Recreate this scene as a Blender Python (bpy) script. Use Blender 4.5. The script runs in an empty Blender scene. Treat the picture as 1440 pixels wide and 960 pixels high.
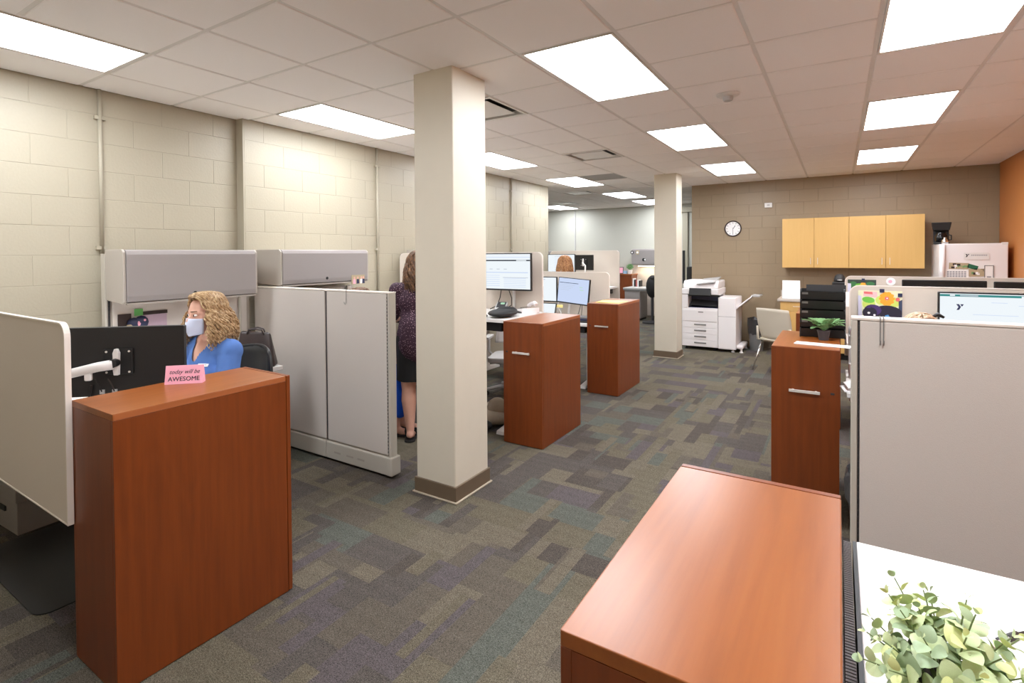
import bpy, bmesh, math, random
from mathutils import Vector, Matrix, Euler

random.seed(7)
S = bpy.context.scene
COL = S.collection
PI = math.pi
H = 2.8254            # ceiling height
T = 0.6096            # ceiling module

# ------------------------------------------------------------------ camera, world, exposure
cam_d = bpy.data.cameras.new('camera')
cam = bpy.data.objects.new('camera', cam_d)
COL.objects.link(cam)
cam_d.sensor_width = 36.0
cam_d.lens = 740.36 / 1440 * 36
cam_d.shift_x = (720 - 707.32) / 1440
cam_d.shift_y = (369.327 - 480) / 1440
cam_d.clip_start = 0.02
_r = Vector((0.8429652, 0.53792386, -0.00689903))
_f = Vector((-0.53795999, 0.84281278, -0.01629928))
_u = _r.cross(_f)
cam.matrix_world = Matrix(((_r.x, _u.x, -_f.x, 1.6497), (_r.y, _u.y, -_f.y, -2.1615), (_r.z, _u.z, -_f.z, 1.6138), (0, 0, 0, 1)))
S.camera = cam

world = bpy.data.worlds.new('world')
S.world = world
world.use_nodes = True
world.node_tree.nodes['Background'].inputs[0].default_value = (0.9, 0.92, 1.0, 1)
world.node_tree.nodes['Background'].inputs[1].default_value = 0.0

S.view_settings.view_transform = 'Standard'
S.view_settings.look = 'None'
S.view_settings.exposure = 1.56
S.view_settings.gamma = 1.0
S.view_settings.use_curve_mapping = False
PANEL_POWER = 7.0     # radiance of the ceiling light diffusers
SCREEN_POWER = 0.33
S.cycles.max_bounces = 14
S.cycles.diffuse_bounces = 10
S.cycles.sample_clamp_indirect = 6.0


# ------------------------------------------------------------------ helpers
def lin(c):
    c = c / 255.0
    return c / 12.92 if c <= 0.04045 else ((c + 0.055) / 1.055) ** 2.4


def rgb(r, g, b):
    return (lin(r), lin(g), lin(b), 1.0)


def new_mat(name):
    m = bpy.data.materials.new(name)
    m.use_nodes = True
    nt = m.node_tree
    return m, nt, nt.nodes['Principled BSDF']


def node(nt, typ, **kw):
    n = nt.nodes.new(typ)
    for k, v in kw.items():
        setattr(n, k, v)
    return n


def plain(name, col, rough=0.5, metal=0.0, spec=0.5, grain=0.0, gscale=200.0, bump=0.0, coat=0.0):
    """Principled with a slight procedural mottling and fine relief."""
    m, nt, b = new_mat(name)
    b.inputs['Roughness'].default_value = rough
    b.inputs['Metallic'].default_value = metal
    b.inputs['Specular IOR Level'].default_value = spec
    b.inputs['Coat Weight'].default_value = coat
    b.inputs['Base Color'].default_value = col
    if grain or bump:
        tc = node(nt, 'ShaderNodeTexCoord')
        nz = node(nt, 'ShaderNodeTexNoise')
        nz.inputs['Scale'].default_value = gscale
        nz.inputs['Detail'].default_value = 3
        nt.links.new(tc.outputs['Object'], nz.inputs['Vector'])
        if grain:
            mx = node(nt, 'ShaderNodeMix', data_type='RGBA')
            mx.inputs[6].default_value = tuple(c * (1 - grain) for c in col[:3]) + (1,)
            mx.inputs[7].default_value = tuple(min(1, c * (1 + grain)) for c in col[:3]) + (1,)
            nt.links.new(nz.outputs[0], mx.inputs[0])
            nt.links.new(mx.outputs[2], b.inputs['Base Color'])
        if bump:
            bp = node(nt, 'ShaderNodeBump')
            bp.inputs['Strength'].default_value = bump
            bp.inputs['Distance'].default_value = 0.002
            nt.links.new(nz.outputs[0], bp.inputs['Height'])
            nt.links.new(bp.outputs[0], b.inputs['Normal'])
    return m


def emis(name, col, power):
    m = bpy.data.materials.new(name)
    m.use_nodes = True
    nt = m.node_tree
    nt.nodes.remove(nt.nodes['Principled BSDF'])
    e = node(nt, 'ShaderNodeEmission')
    e.inputs[0].default_value = col
    e.inputs[1].default_value = power
    nt.links.new(e.outputs[0], nt.nodes['Material Output'].inputs[0])
    return m


def wood(name, c_dark, c_mid, c_light, axis, rough=0.32, fig=1.0):
    """Wood laminate: long streaks along axis, with a broad figure."""
    m, nt, b = new_mat(name)
    tc = node(nt, 'ShaderNodeTexCoord')
    mp = node(nt, 'ShaderNodeMapping')
    sc = [34.0, 34.0, 34.0]
    sc['xyz'.index(axis)] = 1.6
    mp.inputs['Scale'].default_value = sc
    nt.links.new(tc.outputs['Object'], mp.inputs[0])
    n1 = node(nt, 'ShaderNodeTexNoise')
    n1.inputs['Scale'].default_value = 1.0
    n1.inputs['Detail'].default_value = 6
    n1.inputs['Roughness'].default_value = 0.65
    nt.links.new(mp.outputs[0], n1.inputs[0])
    mp2 = node(nt, 'ShaderNodeMapping')
    sc2 = [5.0, 5.0, 5.0]
    sc2['xyz'.index(axis)] = 0.8
    mp2.inputs['Scale'].default_value = sc2
    mp2.inputs['Location'].default_value = (0.37, 1.3, 0.2)
    nt.links.new(tc.outputs['Object'], mp2.inputs[0])
    n2 = node(nt, 'ShaderNodeTexNoise')
    n2.inputs['Scale'].default_value = 1.0
    n2.inputs['Detail'].default_value = 2
    n2.inputs['Distortion'].default_value = 0.6
    nt.links.new(mp2.outputs[0], n2.inputs[0])
    # cathedral rings out of the broad figure
    ring = node(nt, 'ShaderNodeMath', operation='MULTIPLY')
    ring.inputs[1].default_value = 9.0
    nt.links.new(n2.outputs[0], ring.inputs[0])
    fr = node(nt, 'ShaderNodeMath', operation='PINGPONG')
    fr.inputs[1].default_value = 0.5
    nt.links.new(ring.outputs[0], fr.inputs[0])
    a = node(nt, 'ShaderNodeMath', operation='MULTIPLY_ADD')
    a.inputs[1].default_value = 0.30 * fig
    nt.links.new(fr.outputs[0], a.inputs[0])
    s = node(nt, 'ShaderNodeMath', operation='MULTIPLY_ADD')
    s.inputs[1].default_value = 0.62
    s.inputs[2].default_value = 0.12
    nt.links.new(n1.outputs[0], s.inputs[0])
    nt.links.new(s.outputs[0], a.inputs[2])
    cr = node(nt, 'ShaderNodeValToRGB')
    e = cr.color_ramp.elements
    e[0].position, e[0].color = 0.25, c_dark
    e[1].position, e[1].color = 0.75, c_light
    k = e.new(0.5)
    k.color = c_mid
    nt.links.new(a.outputs[0], cr.inputs[0])
    nt.links.new(cr.outputs[0], b.inputs['Base Color'])
    b.inputs['Roughness'].default_value = rough
    b.inputs['Specular IOR Level'].default_value = 0.5
    return m


class MB:
    """Collects primitive shapes; build() links them as ONE mesh object."""

    def __init__(self):
        self.v, self.f, self.mi, self.cur = [], [], [], 0

    def add(self, vs, fs):
        o = len(self.v)
        self.v += [Vector(p) for p in vs]
        self.f += [tuple(i + o for i in q) for q in fs]
        self.mi += [self.cur] * len(fs)
        return self

    def mat(self, i):
        self.cur = i
        return self

    def box(self, x0, y0, z0, x1, y1, z1):
        vs = [(x, y, z) for z in (z0, z1) for y in (y0, y1) for x in (x0, x1)]
        return self.add(vs, [(0, 2, 3, 1), (4, 5, 7, 6), (0, 1, 5, 4), (2, 6, 7, 3), (0, 4, 6, 2), (1, 3, 7, 5)])

    def quad(self, a, b, c, d):
        return self.add([a, b, c, d], [(0, 1, 2, 3)])

    def obox(self, c, ax, ay, az):
        """box round c with half-axes ax, ay, az (vectors)"""
        c, ax, ay, az = Vector(c), Vector(ax), Vector(ay), Vector(az)
        vs = [c + ax * i + ay * j + az * k for k in (-1, 1) for j in (-1, 1) for i in (-1, 1)]
        return self.add(vs, [(0, 2, 3, 1), (4, 5, 7, 6), (0, 1, 5, 4), (2, 6, 7, 3), (0, 4, 6, 2), (1, 3, 7, 5)])

    def prism(self, pts, axis, a, b):
        """polygon pts (2-D) extruded along axis from a to b"""
        n = len(pts)

        def P(p, t):
            return {'x': (t, p[0], p[1]), 'y': (p[0], t, p[1]), 'z': (p[0], p[1], t)}[axis]
        vs = [P(p, a) for p in pts] + [P(p, b) for p in pts]
        fs = [tuple(range(n))[::-1], tuple(range(n, 2 * n))]
        fs += [(i, (i + 1) % n, n + (i + 1) % n, n + i) for i in range(n)]
        return self.add(vs, fs)

    def tube(self, pts, r, n=8, cap=True):
        pts = [Vector(p) for p in pts]
        rs = r if isinstance(r, (list, tuple)) else [r] * len(pts)
        ref = None
        rings = []
        for i, p in enumerate(pts):
            t = (pts[min(i + 1, len(pts) - 1)] - pts[max(i - 1, 0)])
            if t.length < 1e-9:
                t = Vector((0, 0, 1))
            t.normalize()
            if ref is None:
                ref = t.orthogonal().normalized()
            ref = (ref - t * ref.dot(t))
            if ref.length < 1e-6:
                ref = t.orthogonal()
            ref.normalize()
            q = t.cross(ref)
            rings.append([p + (ref * math.cos(2 * PI * k / n) + q * math.sin(2 * PI * k / n)) * rs[i] for k in range(n)])
        vs = [v for g in rings for v in g]
        fs = [(i * n + k, i * n + (k + 1) % n, (i + 1) * n + (k + 1) % n, (i + 1) * n + k) for i in range(len(pts) - 1) for k in range(n)]
        if cap:
            fs += [tuple(range(n))[::-1], tuple(range((len(pts) - 1) * n, len(pts) * n))]
        return self.add(vs, fs)

    def lathe(self, prof, n=24, c=(0, 0, 0), cap=True):
        """profile [(r, z)...] turned round the z axis through c"""
        c = Vector(c)
        vs, fs = [], []
        for r, z in prof:
            vs += [c + Vector((r * math.cos(2 * PI * k / n), r * math.sin(2 * PI * k / n), z)) for k in range(n)]
        for i in range(len(prof) - 1):
            fs += [(i * n + k, i * n + (k + 1) % n, (i + 1) * n + (k + 1) % n, (i + 1) * n + k) for k in range(n)]
        if cap and prof[0][0] > 1e-6:
            fs.append(tuple(range(n))[::-1])
        if cap and prof[-1][0] > 1e-6:
            fs.append(tuple(range((len(prof) - 1) * n, len(prof) * n)))
        return self.add(vs, fs)

    def ell(self, c, rx, ry, rz, n=16, m=10, rot=None):
        c = Vector(c)
        vs, fs = [], []
        for i in range(m + 1):
            th = PI * i / m
            for k in range(n):
                ph = 2 * PI * k / n
                p = Vector((rx * math.sin(th) * math.cos(ph), ry * math.sin(th) * math.sin(ph), -rz * math.cos(th)))
                if rot is not None:
                    p = rot @ p
                vs.append(c + p)
        for i in range(m):
            fs += [(i * n + k, i * n + (k + 1) % n, (i + 1) * n + (k + 1) % n, (i + 1) * n + k) for k in range(n)]
        return self.add(vs, fs)

    def cap(self, a, b, ra, rb, n=14):
        """tapered limb with round ends"""
        a, b = Vector(a), Vector(b)
        d = (b - a)
        L = max(d.length, 1e-6)
        d = d / L
        pts, rs = [], []
        for k in range(5):
            t = PI / 2 * k / 5
            pts.append(a - d * ra * math.cos(t))
            rs.append(max(ra * math.sin(t), 0.0004))
        pts += [a, b]
        rs += [ra, rb]
        for k in range(1, 6):
            t = PI / 2 * k / 5
            pts.append(b + d * rb * math.sin(t))
            rs.append(max(rb * math.cos(t), 0.0004))
        return self.tube(pts, rs, n)

    def mesh(self, name, mats, bevel=0.0, smooth=False, seg=2, weld=False):
        me = bpy.data.meshes.new(name)
        bm = bmesh.new()
        bv = [bm.verts.new(p) for p in self.v]
        for q, mi in zip(self.f, self.mi):
            try:
                f = bm.faces.new([bv[i] for i in q])
                f.material_index = mi
            except ValueError:
                pass
        if weld:
            bmesh.ops.remove_doubles(bm, verts=bm.verts, dist=1e-5)
        bmesh.ops.recalc_face_normals(bm, faces=bm.faces)
        if bevel:
            es = [e for e in bm.edges if len(e.link_faces) == 2 and e.calc_face_angle(0) > 0.6]
            bmesh.ops.bevel(bm, geom=es, offset=bevel, offset_type='OFFSET', segments=seg, profile=0.5, affect='EDGES', clamp_overlap=True)
        if smooth:
            for f in bm.faces:
                f.smooth = True
        bm.to_mesh(me)
        bm.free()
        for m in (mats if isinstance(mats, (list, tuple)) else [mats]):
            me.materials.append(m)
        return me

    def build(self, name, mats, parent=None, loc=None, bevel=0.0, smooth=False, seg=2, weld=False, label=None, kind=None, world=False):
        me = self.mesh(name, mats, bevel, smooth, seg, weld)
        return link(name, me, parent, loc, label, kind, world)


def link(name, me, parent=None, loc=None, label=None, kind=None, world=False):
    """world=True: the mesh is written in world coordinates and shifted to its parent's frame (parents here only translate)."""
    o = bpy.data.objects.new(name, me)
    COL.objects.link(o)
    if parent is not None:
        o.parent = parent
        if world:
            off = Vector(parent.location)
            p = parent.parent
            while p is not None:
                off = off + Vector(p.location)
                p = p.parent
            o.location = -off
    if loc is not None:
        o.location = loc
    if label:
        o['label'] = label
    if kind:
        o['kind'] = kind
    return o


def tag(o, label, cat, group=None):
    o['label'] = label
    o['category'] = cat
    if group:
        o['group'] = group
    return o


def thing(name, label, cat, loc=(0, 0, 0), rz=0.0, group=None):
    o = bpy.data.objects.new(name, None)
    o.empty_display_size = 0.1
    COL.objects.link(o)
    o.location = loc
    o.rotation_euler = (0, 0, rz)
    return tag(o, label, cat, group)


def rounded(x0, z0, x1, z1, r, top_only=False, n=6):
    """outline of a rectangle with rounded corners (2-D)"""
    pts = []
    for cx, cz, a0, rr in ((x1 - r, z1 - r, 0, r), (x0 + r, z1 - r, 90, r), (x0 + r, z0 + r, 180, r), (x1 - r, z0 + r, 270, r)):
        if top_only and a0 >= 180:
            pts.append((x0, z0) if a0 == 180 else (x1, z0))
            continue
        for k in range(n + 1):
            a = math.radians(a0 + 90 * k / n)
            pts.append((cx + rr * math.cos(a), cz + rr * math.sin(a)))
    return pts


def text_mesh(body, size, shear=0.0, bold=0.0):
    cu = bpy.data.curves.new('lettering', 'FONT')
    cu.body = body
    cu.size = size
    cu.shear = shear
    cu.offset = bold
    cu.align_x = 'CENTER'
    cu.align_y = 'CENTER'
    cu.resolution_u = 3
    o = bpy.data.objects.new('lettering', cu)
    COL.objects.link(o)
    dg = bpy.context.evaluated_depsgraph_get()
    me = bpy.data.meshes.new_from_object(o.evaluated_get(dg))
    bpy.data.objects.remove(o)
    return me


# ------------------------------------------------------------------ materials
M = {}
M['cream'] = plain('cream_wall_paint', rgb(172, 164, 145), 0.5, grain=0.03, gscale=3, bump=0.25)
M['cream_block'] = plain('cream_painted_block', rgb(173, 165, 145), 0.45, grain=0.03, gscale=60, bump=0.5)
M['far_paint'] = plain('pale_far_wall_paint', rgb(188, 187, 176), 0.55, grain=0.02, gscale=3)
M['taupe'] = plain('taupe_mortar_paint', rgb(142, 124, 99), 0.5, grain=0.04, gscale=40)
M['taupe_block'] = plain('taupe_painted_block', rgb(150, 131, 105), 0.45, grain=0.05, gscale=60, bump=0.5)
M['orange'] = plain('orange_wall_paint', rgb(190, 120, 62), 0.5, grain=0.03, gscale=8, bump=0.2)
M['column'] = plain('cream_column_paint', rgb(212, 204, 186), 0.5, grain=0.02, gscale=12, bump=0.6)
M['base'] = plain('brown_rubber_base', rgb(104, 88, 70), 0.5, grain=0.05, gscale=30)
M['base_lip'] = plain('pale_base_lip', rgb(170, 158, 138), 0.5)
M['tile'] = plain('ceiling_tile', rgb(246, 242, 240), 0.9, spec=0.1, grain=0.05, gscale=260, bump=0.25)
M['grid'] = plain('ceiling_grid_steel', rgb(222, 218, 214), 0.5)
M['white_metal'] = plain('white_enamel', rgb(225, 222, 218), 0.35)
M['light_frame'] = plain('light_frame_enamel', rgb(222, 218, 212), 0.4)
M['diffuser'] = emis('glowing_light_diffuser', (0.93, 0.97, 1.03, 1), PANEL_POWER)
M['dark_slot'] = plain('dark_air_slot', rgb(45, 43, 40), 0.7)
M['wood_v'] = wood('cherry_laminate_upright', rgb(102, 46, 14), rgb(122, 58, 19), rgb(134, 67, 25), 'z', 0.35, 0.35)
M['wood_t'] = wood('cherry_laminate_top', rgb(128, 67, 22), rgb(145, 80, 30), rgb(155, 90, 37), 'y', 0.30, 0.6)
M['wood_edge'] = wood('cherry_edge_band', rgb(150, 82, 42), rgb(164, 94, 52), rgb(176, 106, 62), 'y', 0.4, 0.3)
M['maple'] = wood('maple_laminate', rgb(205, 163, 96), rgb(209, 167, 100), rgb(212, 171, 104), 'z', 0.4, 0.4)
M['counter'] = plain('grey_counter_laminate', rgb(196, 184, 172), 0.35, grain=0.06, gscale=150)
M['nickel'] = plain('brushed_nickel', rgb(222, 216, 208), 0.35, metal=0.25)
M['chrome'] = plain('bright_chrome', rgb(225, 225, 225), 0.15, metal=1.0)
M['fabric'] = plain('oatmeal_panel_fabric', rgb(208, 200, 192), 0.9, spec=0.1, grain=0.06, gscale=420, bump=0.5)
M['fabric_b'] = plain('beige_screen_fabric', rgb(208, 197, 184), 0.85, spec=0.15, grain=0.04, gscale=420, bump=0.4)
M['screen_edge'] = plain('pale_screen_edging', rgb(228, 218, 208), 0.5)
M['trim'] = plain('warm_grey_panel_trim', rgb(172, 163, 152), 0.45)
M['trim_l'] = plain('light_warm_grey_trim', rgb(190, 184, 172), 0.45)
M['bin_face'] = plain('grey_bin_enamel', rgb(152, 145, 142), 0.4, grain=0.03, gscale=300, bump=0.1)
M['bin_side'] = plain('warm_grey_bin_side', rgb(178, 170, 160), 0.42)
M['black'] = plain('black_plastic', rgb(24, 23, 23), 0.45)
M['black_m'] = plain('matte_black', rgb(17, 16, 16), 0.6)
M['charcoal'] = plain('charcoal_plastic', rgb(52, 51, 52), 0.5)
M['grey'] = plain('mid_grey_plastic', rgb(120, 118, 115), 0.5)
M['lgrey'] = plain('light_grey_plastic', rgb(182, 180, 178), 0.45)
M['white'] = plain('white_laminate', rgb(240, 238, 235), 0.35)
M['paper'] = plain('white_paper', rgb(244, 242, 240), 0.8, spec=0.1)
M['yellow'] = plain('yellow_paper', rgb(246, 226, 150), 0.8, spec=0.1)
M['printer'] = plain('off_white_printer_plastic', rgb(236, 231, 230), 0.4)
M['navy'] = plain('navy_paint', rgb(44, 50, 82), 0.4)
M['pink'] = plain('pink_card', rgb(246, 176, 196), 0.55)
M['ink'] = plain('black_ink', rgb(30, 24, 30), 0.6)
M['ink_grey'] = plain('grey_ink', rgb(150, 150, 155), 0.6)
M['blue'] = plain('blue_cotton', rgb(88, 122, 184), 0.85, spec=0.15, grain=0.10, gscale=18, bump=0.2)
M['royal'] = plain('royal_blue_cloth', rgb(30, 84, 200), 0.85, spec=0.15, grain=0.15, gscale=20, bump=0.2)
M['skin'] = plain('skin', rgb(222, 172, 150), 0.55, grain=0.05, gscale=30)
M['mask'] = plain('pale_mask_cloth', rgb(206, 212, 232), 0.8, grain=0.03, gscale=90)
M['eye_white'] = plain('eye_white', rgb(235, 232, 230), 0.3)
M['eye_dark'] = plain('eye_iris', rgb(60, 42, 34), 0.25)
M['lip'] = plain('lip', rgb(190, 110, 105), 0.5)
M['skirt'] = plain('black_skirt_cloth', rgb(20, 19, 21), 0.85)
M['leather'] = plain('dark_brown_leather', rgb(52, 40, 38), 0.4, grain=0.2, gscale=25, bump=0.3)
M['canvas'] = plain('beige_canvas', rgb(170, 156, 136), 0.9, grain=0.08, gscale=40, bump=0.4)
M['mat'] = plain('dark_grey_chair_mat', rgb(40, 39, 39), 0.35)
M['bag'] = plain('black_bin_bag', rgb(58, 58, 59), 0.3, bump=0.9, gscale=22)
M['bin'] = plain('grey_bin_plastic', rgb(112, 112, 110), 0.55)
M['beige_shell'] = plain('beige_chair_shell', rgb(206, 196, 178), 0.45)
M['purple'] = plain('purple_seat_cloth', rgb(60, 52, 150), 0.8)
M['leaf_a'] = plain('pale_green_leaf', rgb(196, 210, 160), 0.5, grain=0.16, gscale=30)
M['leaf_b'] = plain('yellow_green_leaf', rgb(210, 216, 150), 0.5, grain=0.15, gscale=30)
M['leaf_c'] = plain('grey_green_leaf', rgb(164, 184, 146), 0.5, grain=0.16, gscale=30)
M['stem'] = plain('leaf_stem', rgb(104, 118, 74), 0.6)
M['fern'] = plain('fern_green', rgb(118, 160, 104), 0.55, grain=0.3, gscale=40)
M['pot'] = plain('dark_grey_pot', rgb(66, 64, 68), 0.6, grain=0.08, gscale=60)
M['soil'] = plain('dark_soil', rgb(45, 36, 28), 0.95, bump=0.8, gscale=80)
M['green'] = plain('green_card', rgb(30, 96, 66), 0.6)
M['tan'] = plain('tan_card', rgb(182, 164, 132), 0.7)
M['ribbed'] = plain('dark_grey_ribbed_rubber', rgb(92, 86, 86), 0.7)
M['glass_dark'] = plain('dark_glass', rgb(14, 14, 16), 0.12)
M['screen_white'] = emis('lit_screen_white', (0.90, 0.96, 1.0, 1), SCREEN_POWER)
M['screen_blue'] = emis('lit_screen_blue', (0.62, 0.72, 0.95, 1), SCREEN_POWER)
M['screen_dark'] = emis('lit_screen_navy_bar', (0.02, 0.025, 0.04, 1), SCREEN_POWER)
M['screen_grey'] = emis('lit_screen_grey_lines', (0.55, 0.60, 0.68, 1), SCREEN_POWER)
M['screen_teal'] = emis('lit_screen_teal_bar', (0.06, 0.28, 0.27, 1), SCREEN_POWER)
M['screen_green'] = emis('lit_screen_green', (0.5, 0.8, 0.55, 1), SCREEN_POWER)


def speckled():
    m, nt, b = new_mat('purple_speckled_blouse')
    tc = node(nt, 'ShaderNodeTexCoord')
    vo = node(nt, 'ShaderNodeTexVoronoi')
    vo.inputs['Scale'].default_value = 85
    nt.links.new(tc.outputs['Object'], vo.inputs[0])
    cr = node(nt, 'ShaderNodeValToRGB')
    cr.color_ramp.interpolation = 'CONSTANT'
    e = cr.color_ramp.elements
    e[0].position, e[0].color = 0.0, rgb(214, 178, 190)
    e[1].position, e[1].color = 0.19, rgb(50, 22, 40)
    nt.links.new(vo.outputs[0], cr.inputs[0])
    nt.links.new(cr.outputs[0], b.inputs['Base Color'])
    b.inputs['Roughness'].default_value = 0.8
    return m


M['blouse'] = speckled()


def hair_mat(name, a, b_, c):
    m, nt, b = new_mat(name)
    tc = node(nt, 'ShaderNodeTexCoord')
    nz = node(nt, 'ShaderNodeTexNoise')
    nz.inputs['Scale'].default_value = 55
    nz.inputs['Detail'].default_value = 4
    nt.links.new(tc.outputs['Object'], nz.inputs[0])
    cr = node(nt, 'ShaderNodeValToRGB')
    e = cr.color_ramp.elements
    e[0].position, e[0].color = 0.3, a
    e[1].position, e[1].color = 0.72, c
    e.new(0.5).color = b_
    nt.links.new(nz.outputs[0], cr.inputs[0])
    nt.links.new(cr.outputs[0], b.inputs['Base Color'])
    b.inputs['Roughness'].default_value = 0.45
    return m


M['hair_blond'] = hair_mat('curly_blond_hair', rgb(122, 90, 56), rgb(170, 136, 94), rgb(214, 188, 148))
M['hair_brown'] = hair_mat('brown_hair', rgb(66, 44, 30), rgb(104, 72, 48), rgb(150, 108, 72))
M['hair_light'] = hair_mat('light_brown_hair', rgb(120, 78, 46), rgb(166, 114, 70), rgb(206, 160, 112))
M['hair_ash'] = hair_mat('ash_blond_hair', rgb(150, 120, 92), rgb(190, 160, 128), rgb(216, 190, 160))


def carpet():
    """Tufted carpet: rectangles of several sizes and hues over one another, with a looped pile."""
    m, nt, b = new_mat('patchwork_loop_carpet')
    L = nt.links.new
    tc = node(nt, 'ShaderNodeTexCoord')

    def brick(w, h, rot, off, seed, squash=1.0):
        mp = node(nt, 'ShaderNodeMapping')
        mp.inputs['Rotation'].default_value = (0, 0, rot)
        mp.inputs['Location'].default_value = (seed * 1.37, seed * 0.71, 0)
        L(tc.outputs['Object'], mp.inputs[0])
        br = node(nt, 'ShaderNodeTexBrick')
        br.offset = off
        br.offset_frequency = 2
        br.squash = squash
        br.squash_frequency = 3
        br.inputs['Scale'].default_value = 1.0
        br.inputs['Color1'].default_value = (0, 0, 0, 1)
        br.inputs['Color2'].default_value = (1, 1, 1, 1)
        br.inputs['Mortar Size'].default_value = 0.0
        br.inputs['Bias'].default_value = 0.0
        br.inputs['Brick Width'].default_value = w
        br.inputs['Row Height'].default_value = h
        L(mp.outputs[0], br.inputs[0])
        return br.outputs[0]

    def ramp(sock, cols):
        cr = node(nt, 'ShaderNodeValToRGB')
        cr.color_ramp.interpolation = 'CONSTANT'
        e = cr.color_ramp.elements
        n = len(cols)
        e[0].position, e[0].color = 0.0, cols[0]
        e[1].position, e[1].color = 1.0 / n, cols[1]
        for i in range(2, n):
            e.new(i / n).color = cols[i]
        L(sock, cr.inputs[0])
        return cr.outputs[0]

    def mix(f, a, c):
        mx = node(nt, 'ShaderNodeMix', data_type='RGBA')
        if isinstance(f, float):
            mx.inputs[0].default_value = f
        else:
            L(f, mx.inputs[0])
        L(a, mx.inputs[6])
        L(c, mx.inputs[7])
        return mx.outputs[2]

    def step(sock, lo):
        mt = node(nt, 'ShaderNodeMath', operation='GREATER_THAN')
        mt.inputs[1].default_value = lo
        L(sock, mt.inputs[0])
        return mt.outputs[0]

    olive, taupe, grey, mauve, teal, brown, sand = (rgb(104, 97, 82), rgb(97, 90, 80), rgb(89, 83, 78), rgb(93, 86, 86),
                                                    rgb(93, 95, 87), rgb(84, 77, 71), rgb(109, 101, 87))
    pal1 = [olive, taupe, grey, sand, brown, mauve, olive, teal, taupe, sand, grey, olive]
    pal2 = [taupe, sand, brown, teal, olive, mauve, grey, olive, sand, taupe, brown, grey]
    a = ramp(brick(0.46, 0.23, 0, 0.37, 1, 0.7), pal1)
    c = ramp(brick(0.30, 0.15, PI / 2, 0.43, 2, 1.4), pal2)
    d = ramp(brick(0.61, 0.08, PI / 2, 0.31, 3), pal1)
    sel = step(brick(0.61, 0.31, 0, 0.5, 4), 0.55)
    sel2 = step(brick(0.44, 0.09, PI / 2, 0.5, 5, 1.5), 0.80)
    col = mix(sel2, mix(sel, a, c), d)
    # broad drift of tone
    nz = node(nt, 'ShaderNodeTexNoise')
    nz.inputs['Scale'].default_value = 150
    nz.inputs['Detail'].default_value = 4
    nz.inputs['Roughness'].default_value = 0.7
    L(tc.outputs['Object'], nz.inputs[0])
    mp = node(nt, 'ShaderNodeMapping')
    mp.inputs['Scale'].default_value = (1, 1, 1)
    L(tc.outputs['Object'], mp.inputs[0])
    wv = node(nt, 'ShaderNodeTexWave', wave_type='BANDS', bands_direction='Y')
    wv.inputs['Scale'].default_value = 34
    wv.inputs['Distortion'].default_value = 14
    wv.inputs['Detail'].default_value = 3
    wv.inputs['Detail Scale'].default_value = 3.5
    L(mp.outputs[0], wv.inputs[0])
    hs = node(nt, 'ShaderNodeMath', operation='MULTIPLY')
    L(nz.outputs[0], hs.inputs[0])
    hs.inputs[1].default_value = 0.62
    hv = node(nt, 'ShaderNodeMath', operation='MULTIPLY_ADD')
    L(wv.outputs[1] if len(wv.outputs) > 1 else wv.outputs[0], hv.inputs[0])
    hv.inputs[1].default_value = 0.34
    L(hs.outputs[0], hv.inputs[2])
    val = node(nt, 'ShaderNodeMapRange')
    val.inputs[1].default_value, val.inputs[2].default_value = 0.2, 0.8
    val.inputs[3].default_value, val.inputs[4].default_value = 0.28, 1.60
    L(hv.outputs[0], val.inputs[0])
    mul = node(nt, 'ShaderNodeVectorMath', operation='SCALE')
    L(col, mul.inputs[0])
    L(val.outputs[0], mul.inputs[3])
    L(mul.outputs[0], b.inputs['Base Color'])
    bp = node(nt, 'ShaderNodeBump')
    bp.inputs['Strength'].default_value = 0.6
    bp.inputs['Distance'].default_value = 0.004
    L(hv.outputs[0], bp.inputs['Height'])
    L(bp.outputs[0], b.inputs['Normal'])
    b.inputs['Roughness'].default_value = 0.95
    b.inputs['Specular IOR Level'].default_value = 0.1
    return m


M['carpet'] = carpet()


# ------------------------------------------------------------------ the room
def struct(name, mb, mats, **kw):
    o = mb.build(name, mats, **kw)
    o['kind'] = 'structure'
    return o


XL1, XL2, XR, YB, YR, YF, XF = -2.885, -2.785, 3.53, 7.73, -2.62, 11.3, -7.0
YE = 6.32
STEP = 0.535
struct('floor', MB().box(XF - .2, YR - .2, -0.1, XR + .2, YF + .2, 0.0), M['carpet'])

wall_l = struct('wall_left', MB().box(XL1 - .25, YR - .2, 0, XL1 - .0022, STEP, H + .1).box(XL1 - .25, STEP - .001, 0, XL2 - .0022, YE, H + .1).box(XL2 - .05, STEP, 0, XL2, STEP + .012, H), M['cream'])
wall_b = struct('wall_back', MB().box(-0.60, YB + .0022, 0, XR + .2, YB + .22, H + .1), M['taupe'])
struct('wall_right', MB().box(XR, YR - .2, 0, XR + .2, YF + .2, H + .1), M['orange'])
struct('wall_rear', MB().box(XL1 - .25, YR - .2, 0, XR + .2, YR, H + .1), M['cream'])
struct('wall_far', MB().box(XF - .2, YF, 0, XR + .2, YF + .2, H + .1), M['far_paint'])
struct('wall_far_left', MB().box(XF - .2, YE - .2, 0, XF, YF + .2, H + .1).box(XF, YE - .2, 0, XL2 - .2, YE, H + .1), M['far_paint'])
tr = struct('trim_1', MB().box(-4.565, YF - .022, 0, -4.53, YF - .001, H), M['lgrey'])
tr2 = struct('trim_2', MB().box(-1.62, YF - .05, 0, -1.50, YF - .001, 2.62).box(-1.70, YF - .10, 2.62, -1.2, YF - .001, 2.74), M['cream'])
struct('baseboard_back', MB().box(-0.60, YB - .012, 0, XR, YB + .004, 0.10), M['base'])


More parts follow.
